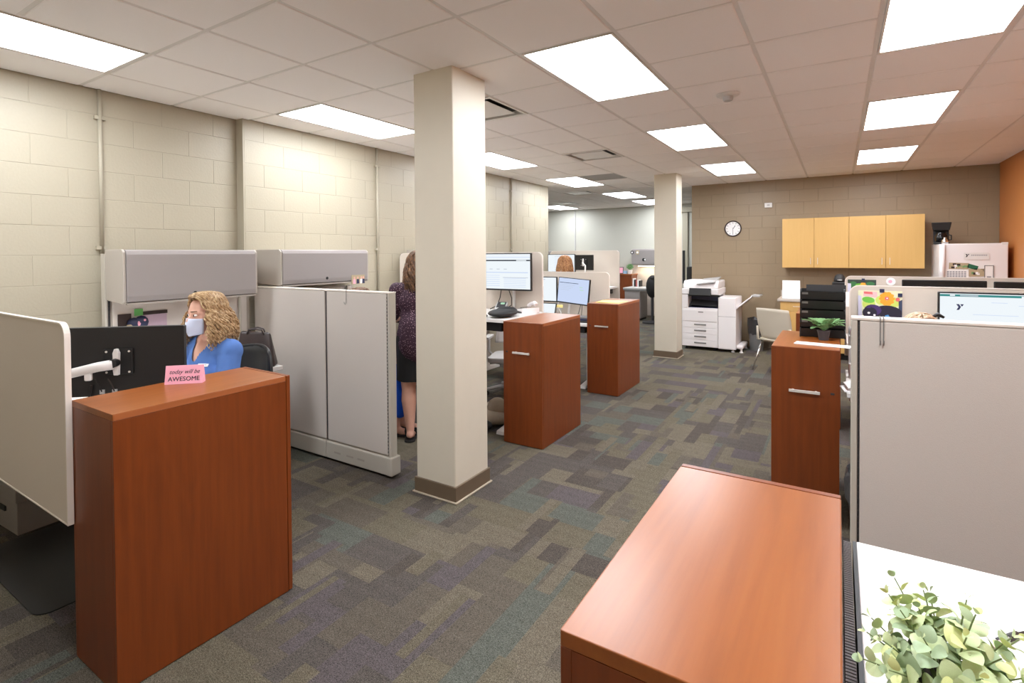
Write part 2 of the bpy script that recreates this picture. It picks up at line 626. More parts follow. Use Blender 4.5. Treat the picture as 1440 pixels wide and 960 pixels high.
def block_mesh(axis, mat):
    """one face of a concrete block, eased edges; along x or y, facing -y or +x"""
    w, h = 0.4064 - .003, 0.2032 - .003
    mb = MB()
    if axis == 'y':
        mb.box(-.012, -w / 2, -h / 2, .0, w / 2, h / 2)
    else:
        mb.box(-w / 2, -.0, -h / 2, w / 2, .012, h / 2)
    return mb.mesh('concrete_block', mat, bevel=.0018, seg=1)


def block_wall(parent, axis, plane, a0, a1, phase, mat, zmin=0.0):
    me = block_mesh(axis, mat)
    k = 0
    z = 0.0
    while z < H - .01:
        z1 = min(z + .2032, H)
        if z1 > zmin:
            ph = phase + (0.2032 if k % 2 else 0.0)
            n0 = math.floor((a0 - ph) / .4064)
            s = ph + n0 * .4064
            while s < a1 - .01:
                b0, b1 = max(s, a0), min(s + .4064, a1)
                if b1 - b0 > .03:
                    o = bpy.data.objects.new('concrete_block', me)
                    COL.objects.link(o)
                    o.parent = parent
                    c = (b0 + b1) / 2
                    o.location = (plane, c, (z + z1) / 2) if axis == 'y' else (c, plane, (z + z1) / 2)
                    sw, sh = (b1 - b0) / .4064, (z1 - z) / .2032
                    o.scale = (1, sw, sh) if axis == 'y' else (sw, 1, sh)
                s += .4064
        z += .2032
        k += 1


block_wall(wall_l, 'y', XL1, -1.50, STEP, 0.531, M['cream_block'], 0.9)
block_wall(wall_l, 'y', XL2, STEP + .012, YE, 0.531, M['cream_block'], 0.7)
block_wall(wall_b, 'x', YB, -0.60, XR, 0.553, M['taupe_block'])

# ceiling: slab, tiles laid in, grid runners
lights = [(0, 1), (0, 5), (0, 9), (3, 1), (3, 5), (3, 9), (-4, 1), (-4, 5), (-4, 9), (-4, 13), (-4, 16), (-4, -3), (0, -3), (3, -3), (-8, 16), (-8, 12)]
lit = {(i, j + q) for i, j in lights for q in (0, 1)}
vents = [(-2, 2), (-2, 6), (-5, 12), (-7, 15)]
vent_cells = set(vents) | {(-3, 9)}
ceil = struct('ceiling', MB().box(XF - .2, YR - .2, H + .06, XR + .2, YF + .2, H + .2), M['tile'])
tile_me = MB().box(-.293, -.293, 0, .293, .293, .012).mesh('ceiling_tile', M['tile'], bevel=.004, seg=1)
nt_ = 0
far_tiles = MB()
for i in range(-12, 6):
    for j in range(-5, 19):
        x0, x1, y0, y1 = i * T, (i + 1) * T, j * T, (j + 1) * T
        if (i, j) in lit or (i, j) in vent_cells:
            continue
        cx0, cx1, cy0, cy1 = max(x0, XF), min(x1, XR), max(y0, YR), min(y1, YF)
        if cy1 <= YE:
            cx0 = max(cx0, XL1 if cy1 < STEP + .1 else XL2)
        if cx1 - cx0 < .05 or cy1 - cy0 < .05:
            continue
        sx, sy = (cx1 - cx0) / T, (cy1 - cy0) / T
        near = (i >= -5 and j <= 14 and j >= -3 and not (i >= -1 and j > 12))
        if near and nt_ < 300:
            o = link('ceiling_tile', tile_me, ceil, ((cx0 + cx1) / 2, (cy0 + cy1) / 2, H))
            o.scale = (sx, sy, 1)
            nt_ += 1
        else:
            far_tiles.box(cx0 + .012, cy0 + .012, H, cx1 - .012, cy1 - .012, H + .012)
far_tiles.build('ceiling_tile_field', M['tile'], ceil, kind='stuff')
for i in range(-11, 6):
    y0 = YR if i >= -4 else YE
    MB().box(i * T - .013, y0, H + .005, i * T + .013, YF, H + .03).build('main_runner', M['grid'], ceil)
for j in range(-4, 19):
    x0 = (XL1 if j * T < STEP else XL2) if j * T < YE else XF
    MB().box(x0, j * T - .013, H + .0055, XR, j * T + .013, H + .029).build('cross_tee', M['grid'], ceil)

LN = {(0, 1): 'large bright ceiling light panel just right of the near column top', (0, 5): 'ceiling light panel between smoke detector and the far column',
      (0, 9): 'smaller ceiling light panel above the clock on taupe wall', (3, 1): 'large ceiling light panel cut off by the top right picture edge',
      (3, 5): 'ceiling light panel in the right row, second from the camera', (3, 9): 'ceiling light panel right above the maple wall cabinets',
      (-4, 1): 'ceiling light panel by the cream wall, left of the near column', (-4, 5): 'ceiling light panel half hidden by near column, along cream wall',
      (-4, 9): 'ceiling light panel next to the grey return grille', (-4, 13): 'ceiling light panel in the far room, left of the far column',
      (-4, 16): 'far ceiling light panel partly hidden behind the far column', (-4, -3): 'ceiling light panel at the upper left picture edge',
      (0, -3): 'ceiling light panel above the near aisle', (3, -3): 'ceiling light panel above the nearest cherry cabinet', (-8, 16): 'distant ceiling light sliver at cream wall end',
      (-8, 12): 'added unseen ceiling light panel around the corner of far room'}  # last panel is added out of view to light the far room's left part


def ceiling_light(i, j):
    x0, x1, y0, y1 = i * T + .016, (i + 1) * T - .016, j * T + .016, min((j + 2) * T, YF - .02) - .016
    t = thing('ceiling_light', LN[(i, j)], 'light', ((x0 + x1) / 2, (y0 + y1) / 2, H), group='recessed two by four ceiling light panels')
    w, d = (x1 - x0) / 2, (y1 - y0) / 2
    e = .012
    fr = MB().box(-w, -d, -.001, -w + e, d, .05).box(w - e, -d, -.001, w, d, .05).box(-w + e, -d, -.001, w - e, -d + e, .05).box(-w + e, d - e, -.001, w - e, d, .05)
    fr.build('light_frame', M['light_frame'], t)
    MB().box(-w + e, -d + e, .004, w - e, d - e, .012).build('diffuser', M['diffuser'], t)


for i, j in lights:
    ceiling_light(i, j)

VL = {(-2, 2): 'square ceiling air diffuser beside the near column top', (-2, 6): 'square plaque air diffuser in the middle of the ceiling',
      (-5, 12): 'small distant air diffuser left of the far room light', (-7, 15): 'most distant air diffuser above the far wall'}
for i, j in vents:
    t = thing('ceiling_vent', VL[(i, j)], 'vent', ((i + .5) * T, (j + .5) * T, H), group='square ceiling air diffusers')
    w = .293
    MB().box(-w, -w, .035, w, w, .04).build('backing', M['dark_slot'], t)
    e = .025
    fr = MB()
    for a in range(4):
        s = [(-w, -w, w, -w + e), (-w, w - e, w, w), (-w, -w + e, -w + e, w - e), (w - e, -w + e, w, w - e)][a]
        fr.box(s[0], s[1], -.002, s[2], s[3], .036)
    fr.build('vent_frame', M['white_metal'], t)
    MB().prism([(-.21, .0), (.21, .0), (.19, .012), (-.19, .012)], 'y', -.21, .21).build('plaque', M['white_metal'], t)
t = thing('return_grille', 'flat grey perforated return air grille in the ceiling', 'vent', (-2.5 * T, 9.5 * T, H))
g = MB()
for k in range(28):
    g.box(-.28, -.28 + k * .02, .002, .28, -.272 + k * .02, .012)
g.build('louvre', M['lgrey'], t, kind='stuff')
MB().box(-.293, -.293, .014, .293, .293, .018).build('backing', M['dark_slot'], t)
MB().box(-.293, -.293, 0, -.28, .293, .014).box(.28, -.293, 0, .293, .293, .014).box(-.28, -.293, 0, .28, -.28, .014).box(-.28, .28, 0, .28, .293, .014).build('grille_frame', M['lgrey'], t)

t = thing('smoke_detector', 'round white smoke detector on the ceiling', 'detector', (.93, 2.18, H))
MB().lathe([(.085, 0), (.085, -.008), (.07, -.018), (.055, -.02)][::-1], 28).build('base_plate', M['white_metal'], t, smooth=False)
MB().lathe([(.0, -.052), (.03, -.052), (.036, -.045), (.038, -.02), (.0, -.018)], 20).build('sensor', M['lgrey'], t)


def column(x0, x1, y0, y1, chip):
    mb = MB().box(x0, y0, 0, x1, y1, H + .01)
    o = struct('column', mb, M['column'], bevel=.008)
    b = .012
    MB().box(x0 - b, y0 - b, .0, x1 + b, y1 + b, .105).build('base_trim', M['base'], o, bevel=.004)
    MB().prism([(x0 - b - .012, y0 - b - .012), (x1 + b + .012, y0 - b - .012), (x1 + b + .012, y1 + b + .012), (x0 - b - .012, y1 + b + .012)], 'z', 0, .012).build('base_lip', M['base_lip'], o, bevel=.005)
    return o


column(-.774, -.443, .526, .901, True)
column(-.771, -.429, 6.0, 6.318, False)

# surface conduits down the left wall
for k, (y, z0, lb) in enumerate(((-.50, 1.62, 'thin cream conduit above the left grey bin'), (2.12, 1.2, 'thin cream conduit left of the near column'), (5.03, 1.2, 'thin cream conduit near the end of cream wall'))):
    x = (XL1 if y < STEP else XL2) + .016
    t = thing('conduit', lb, 'pipe', (x, y, z0), group='painted conduits on the cream wall')
    MB().tube([(0, 0, 0), (0, 0, H - z0)], .013, 10).build('pipe', M['cream'], t, smooth=True)
    for z in (2.62, 1.68):
        if z > z0:
            MB().box(-.016, -.035, z - z0 - .012, .010, .035, z - z0 + .012).build('strap', M['cream'], t)


# ------------------------------------------------------------------ cherry cabinets
CW, CD, CH = 0.36, 0.75, 1.04


def cabinet(x0, x1, y0, y1, door_at, label, lock='left', h=CH, handle=True):
    """door_at -1: door on the -y end, +1: on the +y end"""
    t = thing('storage_cabinet', label, 'cabinet', ((x0 + x1) / 2, (y0 + y1) / 2, 0), group='tall cherry laminate storage cabinets')
    w, d = (x1 - x0) / 2, (y1 - y0) / 2
    dt, g = .020, .003
    c0, c1 = (-d + dt + g, d) if door_at < 0 else (-d, d - dt - g)
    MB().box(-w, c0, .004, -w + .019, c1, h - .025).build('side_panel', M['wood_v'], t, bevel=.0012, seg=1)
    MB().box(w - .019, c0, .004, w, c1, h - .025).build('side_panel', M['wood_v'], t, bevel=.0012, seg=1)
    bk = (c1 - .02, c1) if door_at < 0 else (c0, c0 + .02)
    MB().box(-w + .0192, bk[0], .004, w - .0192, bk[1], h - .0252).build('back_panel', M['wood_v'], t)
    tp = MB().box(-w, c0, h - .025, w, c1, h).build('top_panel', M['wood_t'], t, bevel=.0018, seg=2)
    e = .0006
    MB().box(-w - e, c0 + .003, h - .0235, -w, c1 - .003, h - .0015).build('edge_band', M['wood_edge'], t)
    MB().box(w, c0 + .003, h - .0235, w + e, c1 - .003, h - .0015).build('edge_band', M['wood_edge'], t)
    dy0, dy1 = (-d, -d + dt) if door_at < 0 else (d - dt, d)
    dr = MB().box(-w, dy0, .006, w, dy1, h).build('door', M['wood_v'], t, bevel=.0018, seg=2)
    if handle:
        yy = -d - .028 if door_at < 0 else d + .028
        hb = MB().tube([(-.075, yy, h - .255), (.075, yy, h - .255)], .006, 10)
        hb.box(-.080, yy - .007, h - .262, .080, yy + .007, h - .248)
        s = 1 if door_at < 0 else -1
        for xx in (-.06, .06):
            hb.box(xx - .005, min(yy, yy + s * .03), h - .260, xx + .005, max(yy, yy + s * .03), h - .250)
        hb.build('handle', M['nickel'], dr)
        lx = -w + .035 if lock == 'left' else w - .035
        ly = -d - .002 if door_at < 0 else d - .004
        MB().box(lx - .010, ly, h - .262, lx + .010, ly + .006, h - .250).build('lock', M['charcoal'], dr)
    return t


cabinet(-.945, -.575, -1.322, -.588, 1, 'tall cherry storage cabinet with pink tent sign on it')
cabinet(-.775, -.400, 1.635, 2.392, -1, 'cherry storage cabinet right behind the near cream column')
cabinet(-.810, -.440, 3.495, 4.262, -1, 'cherry storage cabinet with yellow papers on its top')
cabinet(1.300, 1.655, 1.450, 2.205, -1, 'cherry storage cabinet under the black letter tray tower', lock='right')
cabinet(1.292, 1.655, -1.446, -.695, 1, 'nearest cherry storage cabinet, its glossy top seen from above')
cabinet(1.310, 1.665, 3.480, 4.230, -1, 'cherry storage cabinet mostly hidden behind the black letter trays')

# ------------------------------------------------------------------ desks, screens, partitions


def desk(x0, x1, y0, y1, z, label, feet=(), rail=True, name='desk', short=False):
    t = thing(name, label, 'desk', ((x0 + x1) / 2, (y0 + y1) / 2, 0))
    w, d = (x1 - x0) / 2, (y1 - y0) / 2
    MB().box(-w, -d, z - .030, w, d, z).build('desk_top', M['white'], t, bevel=.003)
    if rail:
        MB().box(-w + .06, -d + .06, z - .115, w - .06, -d + .14, z - .031).box(-w + .06, d - .14, z - .115, w - .06, d - .06, z - .031).build('rail', M['black_m'], t)
    for fx in feet:
        xx = fx - (x0 + x1) / 2
        MB().box(xx - .035, -.05, .04, xx + .035, .05, z - .031).build('leg', M['white_metal'], t, bevel=.004)
        f0 = -.07 if short else -d + .10
        MB().prism([(f0, .0), (d - .06, .0), (d - .07, .03), (.06, .055), (-.06, .055), (f0 + .01, .03)], 'x', xx - .04, xx + .04).build('foot', M['white_metal'], t, bevel=.004)
        MB().lathe([(.02, -.0), (.02, .008)], 12, (xx, f0 + .03, -.002)).build('glide', M['black'], t)
    return t


desk(-1.93, -.955, -1.30, -.60, .775, 'white height adjustable desk behind the black monitor back', (-1.00,), short=True)
desk(-2.70, -1.935, -1.30, .315, .775, 'white return desk under the left grey overhead bin', (-1.99,), rail=False, short=True)
desk(-2.70, -.785, 1.66, 2.37, 1.048, 'raised white desk holding the large monitor and desk phone', (-.90, -2.5))
desk(-2.70, -.820, 3.52, 4.24, .790, 'white desk with two lit monitors between cherry cabinets', (-.93, -2.5))
desk(-2.70, -1.44, 5.45, 6.20, 1.07, 'raised white desk of the farthest left cubicle', (-1.52, -2.5))
desk(1.690, 3.20, 1.50, 2.22, .790, 'white desk on the right behind the grey partition', (1.76, 3.0))
desk(1.710, 3.40, 3.50, 4.16, .790, 'white desk with two dark monitors on the far right', (1.80, 3.2))
t = desk(1.686, 3.30, -1.66, -.675, .93, 'white desk in the near right corner under eucalyptus plant', (3.0,))
dx, dy = (1.686 + 3.30) / 2, (-1.66 - .675) / 2
rb = MB()
for k in range(120):
    y = -1.64 + k * .008
    rb.box(1.6605 - dx, y - dy, .82, 1.6755 - dx, y + .0052 - dy, .928)
rb.box(1.6605 - dx, -1.64 - dy, .82, 1.672 - dx, -.69 - dy, .926)
rb.build('ribbed_edge', M['ribbed'], t, kind='stuff')
MB().box(1.679 - dx, -1.65 - dy, .86, 1.6858 - dx, -.68 - dy, .931).build('edge_strip', M['black'], t)


def desk_screen(x0, x1, y, z0, z1, label, r=.05, side=-1):
    """fabric privacy screen fixed to a desk, upper corners rounded, pale edging"""
    t = thing('privacy_screen', label, 'screen', ((x0 + x1) / 2, y, z0), group='fabric privacy screens fixed to the desks')
    w, h = (x1 - x0) / 2, z1 - z0
    MB().prism(rounded(-w + .006, .006, w - .006, h - .006, r, True), 'y', -.0085, .0085).build('fabric_panel', M['fabric_b'], t)
    o, i_ = rounded(-w, 0, w, h, r + .006, True), rounded(-w + .0062, .0062, w - .0062, h - .0062, r, True)
    n = len(o)
    mb = MB()
    vs = []
    for yy in (-.0105, .0105):
        vs += [(p[0], yy, p[1]) for p in o] + [(p[0], yy, p[1]) for p in i_]
    fs = []
    for k in range(n):
        q = (k + 1) % n
        fs += [(k, q, n + q, n + k), (2 * n + q, 2 * n + k, 3 * n + k, 3 * n + q), (q, k, 2 * n + k, 2 * n + q), (n + k, n + q, 3 * n + q, 3 * n + k)]
    mb.add(vs, fs)
    mb.build('edge_trim', M['screen_edge'], t)
    for s in (-.6, .6):
        ya, yb = sorted((side * .0108, side * .05))
        MB().box(s * w - .03, ya, .13, s * w + .03, yb, .19).build('bracket', M['lgrey'], t)
    return t


desk_screen(-2.70, -.930, -1.336, .545, 1.352, 'beige fabric screen at the left picture edge beside cherry cabinet', side=1)
desk_screen(-2.70, -.805, 2.412, .815, 1.632, 'beige fabric screen behind the large lit monitor, highest one')
desk_screen(-2.70, -.838, 4.285, .560, 1.370, 'beige fabric screen behind the pair of lit monitors')
desk_screen(-2.70, -1.42, 6.238, .845, 1.664, 'far beige fabric screen behind the light brown haired worker')
desk_screen(1.712, 3.30, 2.262, .565, 1.380, 'grey fabric screen with the cat and flower poster')
desk_screen(1.700, 3.45, 4.200, .565, 1.371, 'grey fabric screen behind two dark monitors on the right')


def partition(name_label, x0, x1, y0, y1, h, seams, end):
    """system-furniture partition running along x; end: x of the free end (-1 left, +1 right)"""
    t = thing('cubicle_partition', name_label, 'partition', ((x0 + x1) / 2, (y0 + y1) / 2, 0), group='grey cubicle partitions across the aisle sides')
    ox, oy = (x0 + x1) / 2, (y0 + y1) / 2
    d = (y1 - y0) / 2
    xs = [x0] + seams + [x1]
    for a, b in zip(xs[:-1], xs[1:]):
        a2 = a + (.012 if a != x0 or end > 0 else .03)
        b2 = b - (.012 if b != x1 or end < 0 else .03)
        MB().box(a - ox + .004, -d + .012, .02, b - ox - .004, d - .012, h - .012).build('core', M['trim'], t)
        for s in (-1, 1):
            yy = (-d, -d + .014) if s < 0 else (d - .014, d)
            MB().box(a2 - ox, yy[0], .165, b2 - ox, yy[1], h - .014).build('fabric_tile', M['fabric'], t, bevel=.004, seg=2)
            ry = (-d - .012, -d + .02) if s < 0 else (d - .02, d + .012)
            MB().box(a - ox + .003, ry[0], .022, b - ox - .003, ry[1], .150).build('raceway_cover', M['trim_l'], t, bevel=.006)
    for s in seams:
        MB().box(s - ox - .006, -d + .006, .16, s - ox + .006, d - .006, h - .016).build('slotted_post', M['charcoal'], t)
    # top cap, end cap
    MB().box(x0 - ox, -d - .001, h - .012, x1 - ox, d + .001, h).build('top_cap', M['screen_edge'], t, bevel=.003)
    e0, e1 = (x1 - .022, x1) if end > 0 else (x0, x0 + .022)
    MB().box(e0 - ox, -d + .002, .15, e1 - ox, d - .002, h - .012).build('end_cap', M['trim_l'], t, bevel=.004)
    sx = (x1 - .029, x1 - .023) if end > 0 else (x0 + .023, x0 + .029)
    st = MB()
    z = .18
    while z < h - .03:
        st.box(sx[0] - ox, -d + .003, z, sx[1] - ox, -d + .010, z + .014)
        z += .0254
    st.box(sx[0] - ox, -d + .008, .16, sx[1] - ox, d - .008, h - .014)
    st.build('slotted_standard', M['charcoal'], t, kind='stuff')
    b0, b1 = (x1 - .03, x1 + .020) if end > 0 else (x0 - .020, x0 + .03)
    MB().box(b0 - ox, -d - .013, .020, b1 - ox, d + .013, .152).build('raceway_end', M['trim_l'], t, bevel=.008)
    for xx in (x0 - ox + .1, x1 - ox - .1):
        MB().lathe([(.02, 0), (.02, .022)], 12, (xx, 0, 0)).build('glide', M['black'], t)
    return t


PT = partition('oatmeal cubicle partition left of the near column', -2.72, -1.068, .575, .645, 1.346, [-1.758], 1)
# raceway knock-outs on the near face
mbk = MB()
for xx in (-1.66, -1.52, -1.40):
    mbk.box(xx - PT.location.x, -.0485, .075, xx + .075 - PT.location.x, -.0462, .09)
mbk.build('outlet_cover', M['trim'], PT, kind='stuff')
partition('oatmeal cubicle partition on the right with paper clip hook', 1.693, 3.42, .428, .498, 1.346, [2.42], -1)


def wall_panel(y0, y1, h, label):
    t = thing('wall_partition', label, 'partition', (XL2 + .04, (y0 + y1) / 2, 0), group='tall partitions standing along the cream wall')
    d = (y1 - y0) / 2
    x = 0.0
    MB().box(-.028, -d, 0.02, .028, d, h).build('core', M['trim'], t)
    MB().box(.028, -d + .03, .17, .04, d - .03, h - .012).build('fabric_tile', M['fabric'], t, bevel=.003)
    MB().box(.028, -d, .02, .046, d, .15).build('raceway_cover', M['trim_l'], t, bevel=.004)
    MB().box(-.028, -d - .012, .02, .030, -d, h).build('end_cap', M['trim_l'], t, bevel=.003)
    st = MB()
    z = .2
    while z < h - .03:
        st.box(.029, -d + .010, z, .0345, -d + .016, z + .014)
        z += .0254
    st.box(.0282, -d + .006, .17, .0305, -d + .020, h - .012)
    st.build('slotted_standard', M['charcoal'], t, kind='stuff')
    MB().tube([(.055, d - .10, .2), (.055, d - .10, 1.3)], .012, 8).build('cable_cover', M['trim_l'], t)
    return t


wall_panel(-.535, .53, 1.635, 'tall oatmeal partition behind the seated woman under left bin')
wall_panel(.66, 1.70, 1.30, 'oatmeal partition under the second grey overhead bin')
wall_panel(2.505, 4.2, 1.60, 'oatmeal partition behind purple blouse woman at the wall')


def overhead_bin(y0, y1, z0, z1, x0, x1, label, lock=True):
    t = thing('overhead_bin', label, 'bin', ((x0 + x1) / 2, (y0 + y1) / 2, z0), group='grey overhead storage bins')
    w, d, h = (x1 - x0) / 2, (y1 - y0) / 2, z1 - z0
    prof = [(-w, 0.02), (w - .03, .0), (w - .004, .012), (w - .004, h - .02), (w - .03, h), (-w, h)]
    MB().prism(prof, 'y', -d, -d + .016).build('end_panel', M['bin_side'], t, bevel=.003)
    MB().prism(prof, 'y', d - .016, d).build('end_panel', M['bin_side'], t, bevel=.003)
    MB().box(-w, -d + .0165, h - .02, w - .03, d - .0165, h - .002).build('top_panel', M['bin_side'], t)
    MB().box(-w, -d + .0165, .01, w - .05, d - .0165, .028).build('bottom_panel', M['bin_side'], t)
    door = [(w - .022, .004), (w, .014), (w + .004, .05), (w + .004, h - .035), (w - .006, h - .010), (w - .03, h - .001), (w - .034, h - .012), (w - .02, h - .02)]
    dr = MB().prism(door, 'y', -d + .018, d - .018).build('flip_door', M['bin_face'], t, bevel=.002)
    MB().box(w - .02, -d + .018, -.006, w + .002, d - .018, .004).build('grip_lip', M['trim'], dr)
    if lock:
        lk = MB()
        lk.lathe([(.011, -.003), (.013, .0), (.013, .004), (.0, .005)], 16)
        me = lk.mesh('lock', M['black'])
        o = link('lock', me, dr, (w + .003, -.02, .05))
        o.rotation_euler = (0, PI / 2, 0)
    return t


B1 = overhead_bin(-.548, .422, 1.292, 1.664, XL2 + .085, -2.415, 'grey overhead bin above the seated woman')
B2 = overhead_bin(.640, 1.645, 1.350, 1.668, XL2 + .01, -2.415, 'grey overhead bin with a small photograph stuck to it')
B3 = overhead_bin(2.52, 3.55, 1.310, 1.668, XL2 + .085, -2.44, 'grey overhead bin behind the brown haired standing woman')

# photograph strip on the second bin
t = thing('photo_print', 'small group photograph stuck low on the second grey bin', 'photo', (-2.4095, 1.50, 1.372))
w, h = .085, .045
MB().box(-.0008, -w, -h, .0008, w, h).build('print', M['tan'], t)
mb = MB()
for k, (yy, col) in enumerate(((-.05, 0), (-.005, 1), (.04, 2), (.068, 1))):
    mb.mat(3).add([(.0012, yy + .012 * math.cos(a), .016 + .014 * math.sin(a)) for a in [2 * PI * i / 8 for i in range(8)]], [tuple(range(8))])
    mb.mat(col).quad((.0011, yy - .018, -h + .003), (.0011, yy + .018, -h + .003), (.0011, yy + .014, .004), (.0011, yy - .014, .004))
mb.build('figures', [M['pink'], M['navy'], M['paper'], M['skin']], t)


# wire hooks over the partitions
def wire_hook(x, y, h, z_drop, label, n):
    t = thing('partition_hook', label, 'hook', (x, y, h), group='wire coat hooks hung over the partitions')
    for k in range(n):
        dx = k * .011
        MB().tube([(dx, .037, -.03), (dx, .037, .0035), (dx, -.003, .0035), (dx, -.0035, -z_drop), (dx, -.012, -z_drop - .012), (dx, -.022, -z_drop - .004), (dx, -.024, -z_drop + .008)], .0018, 6).build('wire', M['grey'], t)
    return t


wire_hook(-1.515, .575, 1.347, .095, 'wire hook over the partition left of near column', 1)
wire_hook(1.790, .428, 1.347, .095, 'double wire hook over the right hand partition', 2)


# ------------------------------------------------------------------ monitors
def monitor(loc, rz, w, h, label, face='white', tilt=0.0, arm=None, lines=0, stand=False, zdesk=None, group='desktop monitors', vesa=False):
    """local: screen faces -y, centre at the origin"""
    t = thing('monitor', label, 'monitor', loc, rz, group)
    MB().prism(rounded(-w / 2, -h / 2, w / 2, h / 2, .006), 'y', -.008, .022).build('housing', M['black'], t, bevel=.002)
    bz, bb = .009, .016
    fm = {'white': M['screen_white'], 'blue': M['screen_blue'], 'off': M['glass_dark']}[face]
    sc = MB().box(-w / 2 + bz, -.0092, -h / 2 + bb, w / 2 - bz, -.0081, h / 2 - bz).build('screen', fm, t)
    a, b, c, d = -w / 2 + bz, w / 2 - bz, -h / 2 + bb, h / 2 - bz
    W_, H_ = b - a, d - c

    def R(mb, m, u0, v0, u1, v1, k=0):
        y = -.0096 - k * .0002
        mb.mat(m).quad((a + u0 * W_, y, c + v0 * H_), (a + u1 * W_, y, c + v0 * H_), (a + u1 * W_, y, c + v1 * H_), (a + u0 * W_, y, c + v1 * H_))
    mats = [M['screen_grey'], M['screen_dark'], M['screen_blue'], M['screen_teal'], M['screen_green'], M['screen_white'], M['navy']]
    mb = MB()
    if lines == 1:          # web page: dark header bar, faint rows
        R(mb, 1, 0, .80, 1, .835)
        R(mb, 5, .74, .806, .93, .829, 1)
        R(mb, 2, 0, .90, 1, .915)
        for k, (u, v) in enumerate(((.05, .56), (.22, .56), (.36, .56), (.5, .56))):
            R(mb, 0, u, v, u + .06, v + .018)
        R(mb, 2, 0, .46, .96, .485)
        for k in range(6):
            R(mb, 2, .05, .38 - k * .06, .42, .392 - k * .06)
            R(mb, 2, .5, .30 - k * .05, .92, .312 - k * .05)
        R(mb, 0, .48, .32, .96, .335)
    elif lines == 2:        # page of text
        R(mb, 0, .30, .90, .72, .93)
        for k in range(5):
            R(mb, 0, .42, .80 - k * .10, .42 + .08 + .03 * (k % 3), .815 - k * .10)
        R(mb, 2, .05, .2, .5, .21)
    elif lines == 3:        # mail window on blue
        R(mb, 1, .03, .80, .66, .82)
        for k in range(4):
            R(mb, 0, .05, .72 - k * .07, .55 - .06 * k, .732 - k * .07)
        R(mb, 4, .70, .66, .80, .685)
        R(mb, 4, .72, .55, .84, .575)
    elif lines == 4:        # spreadsheet
        R(mb, 0, .25, .90, .78, .92)
        for k in range(7):
            R(mb, 2, .25, .80 - k * .09, .78, .815 - k * .09)
        R(mb, 4, .27, .08, .75, .10)
    elif lines == 5:        # browser with tabs
        R(mb, 3, 0, .945, 1, .985)
        R(mb, 5, .08, .955, .12, .98, 1)
        R(mb, 0, .16, .955, .30, .975, 1)
        R(mb, 5, .62, .945, .90, .975, 1)
        for k, (u, v, u1) in enumerate(((.40, .845, .52), (.60, .80, .98), (.26, .62, .60), (.20, .48, .5), (.1, .40, .92), (.1, .33, .6))):
            R(mb, 2, u, v, u1, v + .008)
    if mb.f:
        mb.build('screen_content', mats, sc)
    if vesa:
        MB().box(-.065, .022, -.062, .065, .034, .062).build('mount_plate', M['black_m'], t, bevel=.003)
        for sx in (-.05, .05):
            for sz in (-.05, .05):
                o = link('screw', MB().lathe([(.005, 0), (.005, .003), (0, .004)], 10).mesh('screw', M['nickel']), t, (sx, .034, sz))
                o.rotation_euler = (-PI / 2, 0, 0)
        MB().prism([(-.011, -.062), (.010, -.062), (.014, -.03), (.024, -.015), (.012, -.005), (.014, .045), (.006, .066), (-.006, .066), (-.014, .045)], 'y', .036, .056).build('tilt_bracket', M['white_metal'], t, bevel=.003)
    else:
        MB().box(-.06, .022, -.06, .06, .034, .06).build('mount_plate', M['charcoal'], t, bevel=.003)
    if arm:
        pts, r = arm
        MB().tube(pts, r, 12).build('support_arm', M['white_metal'], t, smooth=True)
    if stand:
        zb = zdesk - loc[2]
        MB().box(-.03, .034, zb + .012, .03, .055, .03).build('stand_neck', M['charcoal'], t)
        MB().box(-.11, -.06, zb, .11, .12, zb + .012).build('stand_base', M['charcoal'], t, bevel=.003)
    return t


# the black back in the left cubicle: screen turned to the seated woman
ang = math.atan2(.677, .754)
mx, my = -1.325, -.995
monitor((mx, my, 1.104), ang + PI, .585, .335, 'black monitor back on a white arm beside the pink sign', 'white', vesa=True, lines=1,
        arm=([(.0, .075, -.005), (.06, .085, -.012), (.34, .09, -.075)], [.024, .023, .021]))
C2 = bpy.data.objects['monitor']
MB().tube([(.0, .050, .0), (.0, .086, .0)], .020, 14).build('arm_joint', M['black'], C2)
MB().box(.085, .078, -.075, .115, .098, -.035).build('cable_clip', M['white_metal'], C2, bevel=.006)
MB().tube([(.34, .09, -.075), (.36, .09, -.10), (.36, .09, -.329)], .019, 12).build('arm_post', M['white_metal'], C2)
for xx in (.02, .075):
    MB().box(xx - .010, .0225, -.155, xx + .010, .030, -.135).build('port', M['lgrey'], C2)
    MB().tube([(xx, .03, -.143), (xx + .01, .04, -.10), (xx + .02, .045, -.08)], .003, 6).build('cable', M['black'], C2)
MB().tube([(.12, .03, -.11), (.13, .04, -.2), (.16, .045, -.322)], .005, 6).build('cable', M['black'], C2)

monitor((-1.165, 2.27, 1.438), math.radians(3), .605, .37, 'large lit monitor beside the near cream column', 'white', lines=1,
        arm=([(0, .034, 0), (0, .09, -.05), (.05, .11, -.15), (.05, .11, -.385)], .016))
monitor((-1.80, 4.10, 1.140), math.radians(0), .60, .335, 'lit monitor with a white page, left of the bluish one', 'white', lines=2,
        arm=([(0, .034, 0), (.1, .10, -.07), (.25, .12, -.12), (.25, .12, -.348)], .015))
monitor((-1.245, 4.06, 1.130), math.radians(-8), .475, .335, 'lit bluish monitor tilted beside the white page monitor', 'blue', lines=3,
        arm=([(0, .034, 0), (-.06, .09, -.16), (-.12, .12, -.19), (-.12, .12, -.338)], .015))
bpy.data.objects['monitor.003'].rotation_euler = (math.radians(-4), math.radians(3.5), math.radians(-8))
monitor((-2.40, 6.06, 1.448), 0, .52, .315, 'distant lit monitor left of the light brown haired head', 'white', lines=4, stand=True, zdesk=1.071)
